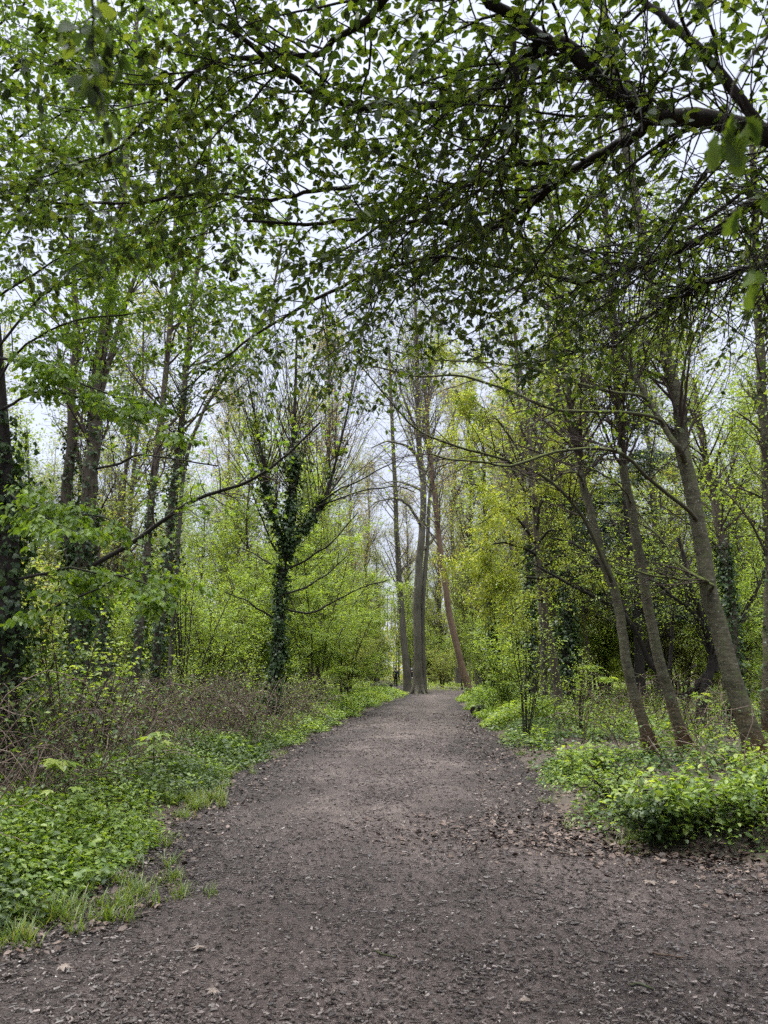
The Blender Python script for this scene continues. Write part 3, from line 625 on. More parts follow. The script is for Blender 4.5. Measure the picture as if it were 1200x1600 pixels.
# ================================================================== the ivy tree beside the path: three ivied stems and a fan of bare twigs
def centre_ivy():
    rng = np.random.default_rng(41); Y = 19.6
    base = foot(426, 1150, Y)
    t = thing('ivy_tree', 'lone ivy wrapped tree at the path edge, forked under a fan of bare twigs', 'tree', base)
    tk = limb([base, at(428, 1060, Y), at(434, 1000, Y), at(438, 930, Y), at(447, 860, Y), at(455, 800, Y), at(458, 740, Y), at(458, 690, Y), at(462, 600, Y), at(464, 520, Y)], pxr(19, Y), pxr(4, Y), 34, .7, .03, rng, .4)
    l = limb(tr([(449, 868), (432, 820), (418, 770), (413, 730), (400, 660), (385, 580)], Y, Y - .6), pxr(11, Y), pxr(3, Y), 20)
    r = limb(tr([(452, 856), (475, 825), (497, 795), (512, 765), (530, 700), (548, 620), (560, 560)], Y, Y + .6), pxr(11, Y), pxr(3, Y), 20)
    m = MB(); tubes(m, tk, 10, 0, .06, rng); tubes(m, l, 8); tubes(m, r, 8); m.build('trunk', B_DARK, t)
    m = MB(); ivy(m, tk, 3900, (.055, .1), rng, 0, .74, puff=.075); ivy(m, l, 800, (.055, .1), rng, 0, .6, puff=.09); ivy(m, r, 650, (.055, .1), rng, 0, .45, puff=.06)
    ivy(m, tk, 1100, (.05, .09), rng, .45, .8, puff=.26); ivy(m, l, 300, (.05, .09), rng, .2, .8, puff=.2); ivy(m, r, 200, (.05, .09), rng, .2, .7, puff=.18); ivy(m, tk, 350, (.05, .09), rng, .1, .4, puff=.2); m.build('ivy', M_IVY, t)
    boughs = [limb(attach(tr(p, Y, Y + d), tk, l, r), pxr(6, Y), pxr(2, Y), 18, wob=.03, rng=rng) for p, d in (
        ([(440, 958), (480, 958), (515, 945), (560, 920), (610, 905)], -1), ([(444, 930), (480, 915), (520, 890), (545, 865)], 1),
        ([(440, 962), (415, 958), (385, 938), (350, 925)], -.8), ([(446, 900), (420, 880), (390, 862), (355, 850)], .8),
        ([(452, 885), (490, 868), (520, 845), (560, 800)], -1.), ([(446, 880), (425, 850), (408, 810), (390, 760), (360, 720)], .4),
        ([(505, 780), (540, 760), (590, 735), (640, 710)], -.8), ([(500, 790), (560, 770), (620, 760), (650, 770)], .8))]
    for b in boughs: m = MB(); tubes(m, b, 5); m.build('limb', B_DARK, t)
    m = MB()
    f = spawn(join([limb(tr([(449, 868), (455, 760), (460, 690), (462, 640)], Y), .08, .04, 12), l, r]), 120, (2.2, 5.6), (10, 58), rng, 10, .35, .014, .006, .2, .97, trop=.045, up=.2, wig=.07, short=.35)
    f2 = spawn(f, 520, (.7, 2.0), (20, 55), rng, 7, .5, .007, .0042, .25, 1, trop=.05, wig=.08)
    g = spawn(join(boughs), 90, (.5, 1.7), (25, 60), rng, 7, .5, .008, .005, .2, 1, trop=.03)
    g2 = spawn(join([f2, g]), 1300, (.25, .8), (25, 55), rng, 4, .6, .006, .004, .2, 1, trop=.02)
    for x in (f, f2, g): tubes(m, x, 4)
    tubes(m, g2, 3)
    leaves(m, g2, 3200, (.04, .07), rng, RHOMB, 1, .2, .8); leaves(m, f2, 250, (.04, .06), rng, RHOMB, 1)
    s = spawn(join([tk, l, r]), 44, (.3, .8), (40, 80), rng, 5, .3, .006, .004, .3, .85); tubes(m, s, 3); leaves(m, s, 620, (.07, .11), rng, PALM, 2, .2, .4)
    m.build('crown', [B_TWIG, M_FAR, M_LITE], t)
centre_ivy()

# ================================================================== CENTRE DISTANCE: big beech, its neighbour, leaning reddish stem
def beech():
    rng = np.random.default_rng(51); Y = 54.
    base = foot(654, 1086, Y, .05)
    t = thing('beech_tree', 'massive grey double trunk standing in the fork of the path', 'tree', base)
    a = limb([base, at(653, 1040, Y), at(652, 960, Y), at(655, 880, Y), at(660, 820, Y), at(662, 760, Y), at(656, 700, Y), at(652, 600, Y), at(650, 500, Y), at(648, 420, Y)], pxr(21, Y), pxr(4, Y), 40, .75, .05, rng, .55)
    b = limb([base + [.35, .3, 0], at(662, 1040, Y + .3), at(661, 960, Y + .3), at(667, 850, Y + .3), at(672, 760, Y + .5), at(668, 650, Y + .5), at(672, 560, Y), at(676, 470, Y)], pxr(13, Y), pxr(3, Y), 34, .8, .05, rng, .5)
    m = MB(); tubes(m, a, 14, 0, .08, rng); tubes(m, b, 12, 0, .08, rng)
    for k in range(7):                                              # root flares
        q = 2 * math.pi * k / 7; d = np.array([math.cos(q), math.sin(q), 0])
        tubes(m, limb([base + d * .3 + [0, 0, .6], base + d * .5 + [0, 0, .22], base + d * .75 + [0, 0, .02], base + d * 1.0 + [0, 0, -.1]], .17, .04, 8), 8)
    m.build('trunk', B_GREY, t)
    boughs = [limb(attach(tr(p, Y, Y + d), a, b), pxr(8, Y), pxr(2, Y), 18, wob=.08, rng=rng) for p, d in (
        ([(655, 830), (648, 805), (635, 785), (615, 778), (590, 785), (570, 800)], -3), ([(660, 775), (645, 760), (620, 752), (600, 755)], 2),
        ([(656, 720), (640, 700), (610, 690), (580, 700)], -2), ([(664, 860), (690, 830), (715, 800)], 2), ([(668, 740), (690, 700), (712, 640)], -2))]
    for x in boughs: m = MB(); tubes(m, x, 6); m.build('limb', B_GREY, t)
    m = MB()
    f = spawn(join([limb(tr([(660, 800), (656, 700), (652, 600), (650, 520)], Y), .2, .08, 14), limb(tr([(672, 760), (668, 650), (672, 560)], Y), .12, .06, 14)]), 44, (4, 10), (8, 32), rng, 10, .4, .06, .02, .1, .95, trop=.06, up=.2, wig=.05, short=.3)
    f2 = spawn(join([f] + boughs), 460, (1.2, 3.5), (20, 50), rng, 6, .45, .02, .012, .2, 1, trop=.03, wig=.1)
    f3 = spawn(f2, 1100, (.5, 1.6), (20, 55), rng, 4, .6, .012, .009, .2, 1)
    tubes(m, f, 5); tubes(m, f2, 4); tubes(m, f3, 3)
    leaves(m, f3, 3800, (.09, .17), rng, RHOMB, 1, .2, .9, jit=.12)
    m.build('crown', [B_PURP, M_FAR], t)
beech()
def far_stem(name, label, pts, Y, w0, w1, seed, bark, nl=2600, leaf=None, t0=.35, group=None):
    return ivy_pole(name, label, pts, Y, w0, w1, 0, (0, 0), seed, bark,
                    CR([B_PURP, leaf or M_FAR], n1=40, L1=(2, 6), n2=380, L2=(1., 3.), nl=nl, size=(.10, .18), t0=t0, n3=700, L3=(.5, 1.6), rmin=.010, r1=.05))
far_stem('slender_tree', 'straight grey trunk just left of the massive double trunk, a walker beside it', [(638, 1080), (633, 1020), (627, 950), (621, 860), (617, 760), (612, 640), (608, 540)], 60, 17, 5, 52, B_GREY)
far_stem('leaning_tree', 'reddish trunk leaning left over the right path edge near the fork', [(739, 1097), (724, 1050), (708, 985), (697, 920), (688, 860), (680, 790), (674, 730), (668, 660), (664, 600)], 43, 16, 7, 53, B_PINE, 1600, t0=.5)

# ================================================================== RIGHT FOREGROUND: three leaning smooth trunks
def right_maples():
    def one(label, pts, Y, w0, w1, seed, forks=(), boughs=(), nl=2600, moss=True):
        rng = np.random.default_rng(seed); base = foot(pts[0][0], pts[0][1], Y)
        t = thing('maple_tree', label, 'tree', base)
        P = [base] + [at(x, y, Y + .1 * k) for k, (x, y) in enumerate(pts[1:])]
        a = limb(P, pxr(w0, Y) * .92, pxr(w1, Y) * .92, 44, .75, .025, rng, .6)
        m = MB(); tubes(m, a, 14, 0, .05, rng); st = [a]
        for q in np.linspace(0, 6.28, 6)[:-1]:                           # roots running into the litter
            d = np.array([math.cos(q + seed), math.sin(q + seed), 0]); r0 = a.r[0, 3]; f0 = a.p[0, 2]
            tubes(m, limb([f0 + d * r0 * .5 + [0, 0, .16], base + [0, 0, .17] + d * r0 * 1.3, base + [0, 0, .10] + d * r0 * 2.3, base + [0, 0, .0] + d * r0 * 3.2], r0 * .5, r0 * .12, 9), 7)
        for fp, fw0, fw1, d in forks:
            f = limb(attach(tr(fp, Y, Y + d), a), pxr(fw0, Y), pxr(fw1, Y), 24, .8, .02, rng); tubes(m, f, 10, 0, .04, rng); st.append(f)
        m.build('trunk', B_MAPLE, t)
        bl = []
        for bp, bw0, bw1, d in boughs:
            b = limb(attach(tr(bp, Y, Y + d), *st), pxr(bw0, Y), pxr(bw1, Y), 28, .8, .02, rng); bl.append(b)
            m = MB(); tubes(m, b, 7, 0, .05, rng); m.build('limb', B_MOSSY, t)
        m = MB()
        if bl:
            s = spawn(join(bl), 26 * len(bl), (.5, 2.2), (25, 60), rng, 8, .5, .012, .004, .25, 1, trop=.0, wig=.1, flat=.3); tubes(m, s, 4)
            s2 = spawn(s, 80 * len(bl), (.3, .9), (25, 60), rng, 5, .5, .005, .003, .2, 1); tubes(m, s2, 3)
            leaves(m, s2, 60 * len(bl), (.04, .07), rng, OVATE, 1)
        crown_from(m, join(st), rng, 44, (1., 3.2), 500, (.5, 1.6), int(nl * 1.4), (.05, .09), OVATE, t0=.52, n3=800, rmin=.004, thr=.68, droop=.4)
        m.build('crown', [B_TWIG, M_LITE], t); return t
    one('thinnest of three leaning smooth trunks right of the path, red brown foot', [(1020, 1205), (1003, 1130), (985, 1060), (972, 980), (960, 920), (938, 860), (922, 800), (908, 740), (898, 680), (888, 600), (880, 500), (868, 380), (850, 250), (830, 100)], 13.4, 25, 12, 61,
        boughs=[([(955, 905), (935, 860), (912, 810), (880, 770), (840, 738), (800, 722), (745, 706), (700, 694), (655, 675), (612, 630), (556, 562)], 9, 3, -1.5),
                ([(905, 742), (885, 738), (862, 750), (835, 748), (790, 730)], 6, 3, .6)])
    one('middle one of three leaning smooth trunks, leaning straight from a torn reddish foot', [(1077, 1205), (1058, 1130), (1037, 1060), (1020, 985), (1008, 920), (998, 860), (985, 790), (975, 720), (968, 650), (962, 580), (958, 500), (950, 380), (940, 250), (930, 100)], 13.5, 28, 13, 62,
        boughs=[([(978, 770), (950, 745), (910, 730), (870, 735), (830, 720)], 5, 2, -.8)])
    one('thickest of three leaning smooth trunks, forking above head height beside the right border', [(1190, 1228), (1172, 1150), (1150, 1080), (1130, 1010), (1112, 940), (1100, 880), (1088, 810), (1075, 740), (1065, 690), (1058, 630), (1046, 570), (1032, 510), (1015, 430), (990, 300), (960, 120), (940, 0)], 12.3, 46, 22, 63,
        forks=[([(1062, 705), (1040, 670), (1015, 630), (992, 590), (968, 540), (950, 480), (930, 400)], 15, 7, .8)],
        boughs=[([(1073, 795), (1040, 765), (1008, 742), (975, 708), (925, 700), (865, 707), (800, 727), (750, 723), (700, 717), (668, 708)], 10, 3, -2.0),
                ([(1030, 655), (985, 646), (900, 643), (850, 637), (790, 610), (740, 590), (700, 587), (650, 590), (605, 578), (556, 566)], 9, 3, -1.),
                ([(1000, 618), (960, 612), (905, 600), (850, 580), (760, 566), (650, 556), (556, 530)], 8, 3, 1.5),
                ([(1112, 915), (1075, 905), (1020, 900), (960, 880), (900, 860)], 8, 3, 1.5),
                ([(1100, 905), (1060, 880), (1020, 830), (960, 800)], 9, 3, 2.5)], nl=4200)
right_maples()
ivy_pole('maple_tree', 'trunk standing on the right border behind the thickest leaning trunk', [(1206, 1190), (1200, 1080), (1205, 950), (1200, 800), (1192, 650), (1185, 520), (1180, 400), (1175, 200)], 14.2, 30, 16, 260, (0, .4), 64, B_MAPLE,
         CR([B_TWIG, M_LITE], n1=40, L1=(1., 3.), n2=400, L2=(.5, 1.5), nl=5200, size=(.05, .085), tpl=OVATE, t0=.3, n3=700, rmin=.004, droop=.4))

# ================================================================== RIGHT MIDDLE DISTANCE
def yellow_maple():
    rng = np.random.default_rng(71); Y = 23.
    base = foot(873, 1112, Y)
    t = thing('maple_tree', 'brown trunked maple with hanging yellow green leaf clusters right of the path', 'tree', base)
    a = limb([base, at(870, 1060, Y), at(858, 1000, Y), at(846, 930, Y), at(840, 860, Y), at(836, 780, Y), at(828, 690, Y), at(815, 590, Y), at(800, 500, Y)], pxr(20, Y), pxr(5, Y), 34, .8, .03, rng, .4)
    m = MB(); tubes(m, a, 12, 0, .06, rng); m.build('trunk', B_BRN, t)
    P = [([(840, 850), (800, 800), (760, 765), (715, 750)], -2), ([(838, 790), (790, 720), (740, 690), (690, 690)], -1), ([(842, 870), (800, 850), (760, 850), (725, 875)], -2.5),
         ([(836, 760), (800, 690), (760, 640), (710, 620)], 0), ([(838, 830), (850, 780), (880, 750), (915, 750)], -1), ([(834, 740), (850, 680), (870, 640), (900, 620)], 1),
         ([(840, 860), (810, 880), (785, 890), (770, 905)], -2), ([(830, 700), (790, 610), (740, 560), (690, 550)], 1), ([(828, 680), (850, 600), (870, 540), (880, 500)], 1),
         ([(838, 800), (810, 790), (780, 800), (745, 820)], -3.), ([(840, 850), (860, 830), (890, 840), (910, 860)], -1.5), ([(848, 910), (810, 905), (775, 925), (750, 950)], -2), ([(848, 880), (880, 870), (915, 885), (940, 900)], -1), ([(852, 930), (825, 940), (795, 965)], -1.5), ([(846, 900), (870, 900), (900, 930)], -2)]
    bl = [limb(attach(tr(p, Y, Y + d), a), .05, .012, 18, wob=.05, rng=rng) for p, d in P]
    for b in bl: m = MB(); tubes(m, b, 5); m.build('limb', B_DARK, t)
    B = join(bl)
    m = MB()
    s = spawn(B, 150, (.5, 1.6), (30, 70), rng, 7, .5, .014, .006, .25, 1, trop=-.02); tubes(m, s, 4)
    s2 = spawn(join([s, B]), 520, (.3, .8), (30, 65), rng, 5, .5, .007, .005, .2, 1, trop=-.02); tubes(m, s2, 3)
    i, tt, p, T, r = pick(join([s2, s], 6), 3600, rng, .3, 1)              # hanging blossom clusters
    keep = vnoise(p[:, 0] * .8, p[:, 2] * .8, 4) + .4 * rng.random(len(p)) > .46; p = p[keep]
    q = np.repeat(p, 9, 0) + rng.normal(0, .075, (len(p) * 9, 3)) + [0, 0, -.06]
    X = rng.normal(0, 1, (len(q), 3)) + [0, 0, -.8]; Z = rng.normal(0, .6, (len(q), 3)) + [0, 0, 1]
    inst(m, RHOMB, q, X, Z, rng.uniform(.055, .10, len(q)), 1)
    m.build('crown', [B_TWIG, M_YEL], t)
yellow_maple()
ivy_pole('ivy_tree', 'dark ivy column, broadest of the ivied trunks behind the blossom maple', [(888, 1100), (886, 1030), (886, 960), (884, 880), (880, 800), (876, 700), (870, 560)], 27, 26, 8, 3000, (0, .55), 72, B_DARK,
         CR([B_TWIG, M_LITE], n1=30, L1=(1, 3), n2=260, L2=(.6, 1.8), nl=2600, size=(.07, .12), t0=.45, n3=300, rmin=.006), puff=.16, isz=(.08, .13))
ivy_pole('ivy_tree', 'narrow ivied trunk left of the blossom maple, shrub stems in front', [(832, 1090), (830, 1010), (826, 930), (822, 850), (818, 760), (812, 640), (805, 520)], 26, 17, 7, 1500, (0, .5), 73, B_BRN,
         CR([B_TWIG, M_FAR], n1=30, L1=(1, 3), n2=260, L2=(.6, 1.8), nl=2600, size=(.07, .12), t0=.45, n3=300, rmin=.006), puff=.07, isz=(.08, .13))
far_stem('slender_tree', 'greyish trunk close behind the blossom maple trunk', [(850, 1090), (848, 1000), (842, 900), (838, 800), (835, 700), (830, 560)], 29, 14, 6, 74, B_GREY, 1800)
far_stem('slender_tree', 'grey olive trunk between the blossom maple and the dark ivy column', [(866, 1090), (866, 1000), (864, 900), (866, 800), (864, 700), (860, 560)], 30, 12, 5, 75, B_MAPLE, 1800)
ivy_pole('ivy_tree', 'ivied trunk standing right behind the leaning reddish trunk', [(770, 1088), (768, 1010), (764, 930), (760, 850), (757, 760), (752, 640)], 34, 15, 6, 1500, (0, .6), 76, B_DARK,
         CR([B_PURP, M_LITE], n1=30, L1=(1, 3.5), n2=260, L2=(.6, 1.8), nl=3600, size=(.08, .14), t0=.3, n3=300, rmin=.008), puff=.15, isz=(.09, .15))
ivy_pole('ivy_tree', 'ivy sleeved trunk half hidden behind the thickest leaning trunk', [(1150, 1120), (1148, 1020), (1140, 930), (1128, 850), (1112, 770), (1098, 690), (1085, 600)], 18, 26, 10, 2200, (0, .5), 77, B_BRN,
         CR([B_TWIG, M_LITE], n1=30, L1=(1, 3), n2=260, L2=(.6, 1.8), nl=2600, size=(.05, .09), t0=.45, n3=400, rmin=.005), puff=.06)

def dark_elder(label, stems, Y, seed, nl):
    rng = np.random.default_rng(seed)
    base = foot(stems[0][0][0][0], stems[0][0][0][1], Y)
    t = thing('elder_tree', label, 'tree', base); bl = []
    for k, (p, w0, w1, d) in enumerate(stems):
        P = tr(p, Y, Y + d)
        if k == 0: P[0] = base
        bl.append(limb(P, pxr(w0, Y), pxr(w1, Y), 24, .8, .04, rng, .3 if k == 0 else 0))
    for k, b in enumerate(bl): m = MB(); tubes(m, b, 9, 0, .07, rng); m.build('trunk' if k == 0 else 'limb', B_DARK, t)
    m = MB(); crown_from(m, join(bl), rng, 60, (.6, 2.4), 420, (.4, 1.3), nl, (.05, .09), OVATE, t0=.25, n3=500, rmin=.005, up=.2, droop=.3)
    m.build('crown', [B_DARK, M_LITE], t)
dark_elder('black stemmed elder with curving stems seen between the leaning trunks', [
    ([(1090, 1112), (1100, 1075), (1112, 1045), (1112, 1010), (1100, 975), (1088, 940), (1072, 890), (1060, 840)], 22, 7, 0),
    ([(1108, 1050), (1085, 1075), (1065, 1090)], 14, 12, .2), ([(1112, 1010), (1085, 960), (1045, 925), (1010, 905), (960, 895)], 9, 3, -1),
    ([(1118, 1050), (1128, 1010), (1150, 975), (1168, 950), (1190, 905), (1205, 860)], 10, 4, .5), ([(1100, 975), (1110, 920), (1135, 870), (1140, 810)], 8, 3, .5)], 20.5, 81, 2600)
dark_elder('black limbed elder leaning far left behind the two thinner leaning trunks', [
    ([(1062, 1108), (1042, 1070), (1020, 1040), (1000, 1000), (978, 965), (955, 945), (915, 925), (870, 903), (830, 880)], 15, 4, -.5),
    ([(985, 975), (965, 930), (945, 890), (900, 850), (860, 840)], 9, 3, -.5), ([(1020, 1040), (1012, 980), (1000, 930), (985, 870), (950, 800)], 9, 3, .5),
    ([(1042, 1070), (1050, 1000), (1045, 930), (1035, 850), (1030, 760)], 9, 3, .8)], 21.5, 82, 2600)

# dark needled tree behind the right trunks
def dark_fir():
    rng = np.random.default_rng(83); Y = 27.
    base = foot(1000, 1095, Y); t = thing('yew_tree', 'dark needled evergreen standing behind the leaning trunks on the right', 'tree', base)
    a = limb([base, base + [0.1, 0, 4], base + [0, .2, 8], base + [.2, .1, 12.5]], .2, .03, 24, flare=.3); m = MB(); tubes(m, a, 9); m.build('trunk', B_DARK, t)
    m = MB(); b1 = spawn(a, 70, (1.6, 4.2), (70, 95), rng, 9, .4, .035, .01, .28, .98, trop=-.03, wig=.07, flat=.5); b2 = spawn(b1, 600, (.4, 1.2), (40, 65), rng, 6, .5, .01, .006, .15, 1, trop=-.08, flat=.6)
    tubes(m, b1, 4); tubes(m, b2, 3); leaves(m, b2, 13000, (.10, .19), rng, (RHOMB[0] * [1, .45, 1], RHOMB[1]), 1, .5, .5, jit=.06)
    m.build('crown', [B_DARK, M_FIR], t)
dark_fir()

# ================================================================== REPEATED WOODLAND (prototypes with a trunk and a crown, then copies)
def proto_slender(seed, h, leaf, nl, bark=B_PURP, t0=.3, size=(.09, .16), lean=.6):
    rng = np.random.default_rng(seed); o = np.zeros(3)
    t = thing('slender_tree', None, 'tree', o)
    a = limb([o + [0, 0, -.2], o + [.1 * lean, 0, h * .15], o + [.5 * lean, .1, h * .4], o + [.6 * lean, -.1, h * .7], o + [.9 * lean, .1, h]], .0078 * h, .015, 30, .9, .05, rng, .4)
    m = MB(); tubes(m, a, 9, 0, .06, rng); m.build('trunk', bark, t)
    m = MB(); crown_from(m, a, rng, 46, (1.2, 4.2), 420, (.8, 2.2), nl, size, RHOMB, t0=t0, n3=900, L3=(.4, 1.3), rmin=.007, r1=.04, up=.25); m.build('crown', [B_PURP, leaf], t)
    return t
def proto_bush(seed, h, leaf, nl, size=(.06, .11), ns=9, flat=.6, spread=.45):
    rng = np.random.default_rng(seed); o = np.zeros(3)
    t = thing('hazel_bush', None, 'bush', o); st = []
    for k in range(ns):
        q = 2 * math.pi * (k + rng.random() * .6) / ns; s = rng.uniform(.4, 1) * spread * h; d = np.array([math.cos(q), math.sin(q), 0]); hh = h * rng.uniform(.7, 1)
        st.append(limb([o + d * .12 + [0, 0, -.15], o + d * s * .25 + [0, 0, hh * .4], o + d * s * .6 + [0, 0, hh * .75], o + d * s + [0, 0, hh]], .035, .008, 20, wob=.05, rng=rng))
    S = join(st, 20); m = MB(); tubes(m, S, 6); m.build('trunk', B_TWIG, t)
    m = MB(); crown_from(m, S, rng, 130, (.6, 2.0), 700, (.3, 1.0), nl, size, RHOMB, ang=(35, 75), t0=.15, trop=-.01, up=.0, n3=0, rmin=.004, flat=flat, droop=.25, tilt=.6, k2=3); m.build('crown', [B_TWIG, leaf], t)
    return t
def proto_bare(seed, h):
    rng = np.random.default_rng(seed); o = np.zeros(3); t = thing('bare_tree', None, 'tree', o)
    a = limb([o + [0, 0, -.2], o + [.1, 0, h * .2], o + [.1, .1, h * .5], o + [.3, -.1, h]], .012 * h, .02, 26, .9, .06, rng, .4)
    m = MB(); tubes(m, a, 9, 0, .06, rng); m.build('trunk', B_BRN, t)
    m = MB(); crown_from(m, a, rng, 60, (1.5, 5.), 600, (.8, 2.4), 900, (.05, .09), RHOMB, ang=(15, 45), t0=.18, n3=1800, L3=(.4, 1.2), rmin=.006, r1=.04, up=.35, trop=.05); m.build('crown', [B_PURP, M_FAR], t)
    return t
def forest(protos, spots, label, group, seed, smin=.85, smax=1.15):
    rng = np.random.default_rng(seed); used = [False] * len(protos)
    for p in protos: p['label'] = label; p['group'] = group
    for k, (px, Y) in enumerate(spots):
        j = k % len(protos); x = (px - 600) / F * Y * .99
        loc = (x, Y, tz(x, Y) - .05); rz = rng.uniform(0, 6.28); s = rng.uniform(smin, smax)
        if not used[j]: protos[j].location = loc; protos[j].rotation_euler = (0, 0, rz); protos[j].scale = (s, s, s); used[j] = True
        else: copy_tree(protos[j], loc, rz, s)
rng = np.random.default_rng(90)
def spread(n, x0, x1, y0, y1, rng, clear=(590, 735)):
    o = []
    while len(o) < n:
        px = rng.uniform(x0, x1); Y = math.exp(rng.uniform(math.log(y0), math.log(y1)))
        x = (px - 600) / F * Y
        if clear[0] - 12 < px < clear[1] + 12 and Y < 82: continue
        if float(off_path(np.array([x]), np.array([Y]))[0]) < 2.2 and Y < 70: continue
        if min([math.hypot((a - px) / 1200 * Y * 1., (b - Y) * .6) for a, b in o] or [9]) < 1.2: continue
        o.append((px, Y))
    return o
forest([proto_slender(1, 15, M_FAR, 8000, B_PURP), proto_slender(2, 18, M_FAR, 10000, B_GREY, .22), proto_slender(3, 11, M_LITE, 10000, B_BRN, .12)],
       spread(22, -60, 570, 30, 85, rng) + spread(26, 750, 1270, 28, 85, rng) + spread(20, 470, 790, 84, 108, rng),
       'thin woodland tree in pale spring leaf, standing back among many alike', 'thin trees deep in the wood', 91)
forest([proto_bare(4, 13), proto_bare(5, 11)], spread(5, -40, 230, 30, 60, rng) + spread(4, 900, 1240, 30, 60, rng),
       'leafless twiggy tree with purplish brown branches back in the wood', 'bare twiggy trees back in the wood', 92)
forest([proto_bush(6, 6.0, M_LITE, 15000), proto_bush(7, 5.0, M_LITE, 13000, ns=7), proto_bush(8, 4.2, M_FAR, 9000, ns=8)],
       [(395, 31), (330, 27), (545, 42), (250, 30), (150, 25), (60, 24), (700, 84), (835, 34), (870, 31), (930, 35), (985, 38), (1060, 33), (1150, 28), (1215, 25), (945, 47), (1110, 46), (450, 42), (300, 44), (200, 42), (90, 40), (690, 70), (760, 52), (500, 58), (-20, 30)]
       + spread(20, -60, 570, 45, 95, rng) + spread(20, 740, 1270, 42, 95, rng) + spread(6, 520, 592, 92, 103, rng) + spread(8, 655, 770, 92, 103, rng),
       'leafy understorey bush in fresh green among the trunks', 'fresh green bushes under the trees', 93)
def proto_tall(seed, h, leaf, nl, t0=.2):
    rng = np.random.default_rng(seed); o = np.zeros(3); t = thing('tall_tree', None, 'tree', o)
    a = limb([o + [0, 0, -.3], o + [.1, 0, h * .2], o + [.3, .2, h * .5], o + [.2, -.2, h * .75], o + [.5, .1, h]], .26, .03, 34, .9, .05, rng, .4)
    m = MB(); tubes(m, a, 10, 0, .06, rng); m.build('trunk', B_GREY, t)
    m = MB(); crown_from(m, a, rng, 70, (2.5, 7.), 700, (1., 3.), nl, (.10, .18), RHOMB, ang=(18, 50), t0=t0, n3=1600, L3=(.5, 1.6), rmin=.010, r1=.06, up=.3, trop=.05); m.build('crown', [B_PURP, leaf], t)
    return t
M_BUD = leafmat('opening buds', [(0, (0.187, 0.187, 0.066)), (.5, (0.264, 0.253, 0.094)), (.8, (0.319, 0.242, 0.121)), (1, (0.330, 0.187, 0.132))], .5)
forest([proto_tall(26, 27, M_BUD, 13000), proto_tall(27, 24, M_FAR, 13000, .12)], [(505, 62), (548, 72), (575, 88), (690, 92), (715, 78), (745, 64), (775, 70), (460, 66), (640, 100), (420, 74), (810, 60), (880, 66), (350, 70), (725, 100)],
       'tall grey tree with budding crown rising behind the fork of the path', 'tall budding trees behind the path fork', 94)
b = proto_bush(16, 7.4, M_LITE, 24000, (.055, .10), 7, .75, .5); b.location = (at(492, 1070, 29)[0], 29, 0); b.name = 'hornbeam_bush'
tag(b, 'large pale green bush with layered sprays right of the lone ivy tree', 'bush')
b = proto_bush(17, 6.4, M_LITE, 20000, (.06, .11), 6, .75, .55); b.location = (at(538, 1070, 38)[0], 38, 0); b.name = 'hornbeam_bush'
tag(b, 'pale green layered bush overhanging the left path edge near the walkers', 'bush')

forest([proto_slender(28, 9.0, M_LITE, 15000, B_BRN, .10, (.07, .12)), proto_slender(29, 10.5, M_LITE, 16000, B_BRN, .12, (.07, .12))],
       [(352, 42), (525, 50), (302, 38), (566, 66), (470, 54), (560, 84), (410, 60), (245, 45), (160, 40), (500, 36), (765, 58), (800, 48), (850, 46), (720, 66), (1000, 44), (1130, 36)],
       'young tree in dense fresh green leaf filling the middle of the wood', 'young trees in fresh leaf', 97)
# the solid back of the wood
def far_woods():
    rng = np.random.default_rng(95); m = MB()
    n = 70000; Y = rng.uniform(104, 150, n); x = rng.uniform(-.62, .62, n) * Y
    h = 4 + 13 * vnoise(x * .07, Y * .07, 3) ; z = h * rng.random(n) ** 1.15
    p = np.stack([x, Y, z], 1); k = vnoise(x * .35, z * .35 + Y * .1, 8) + rng.random(n) * .4 > .42; p = p[k]; n = len(p)
    inst(m, RHOMB, p, rng.normal(0, 1, (n, 3)), rng.normal(0, .7, (n, 3)) + [0, 0, 1], rng.uniform(.3, .65, n), 1)
    q = []
    for _ in range(200):
        yy_ = rng.uniform(104, 140); xx = rng.uniform(-.6, .6) * yy_; q.append(limb([(xx, yy_, -.3), (xx + rng.normal(0, .3), yy_, 5), (xx + rng.normal(0, .8), yy_, rng.uniform(9, 17))], rng.uniform(.1, .25), .05, 8))
    tubes(m, join(q, 8), 6)
    tag(m.build('far_woods', [B_PURP, M_FAR]), kind='stuff')
far_woods()

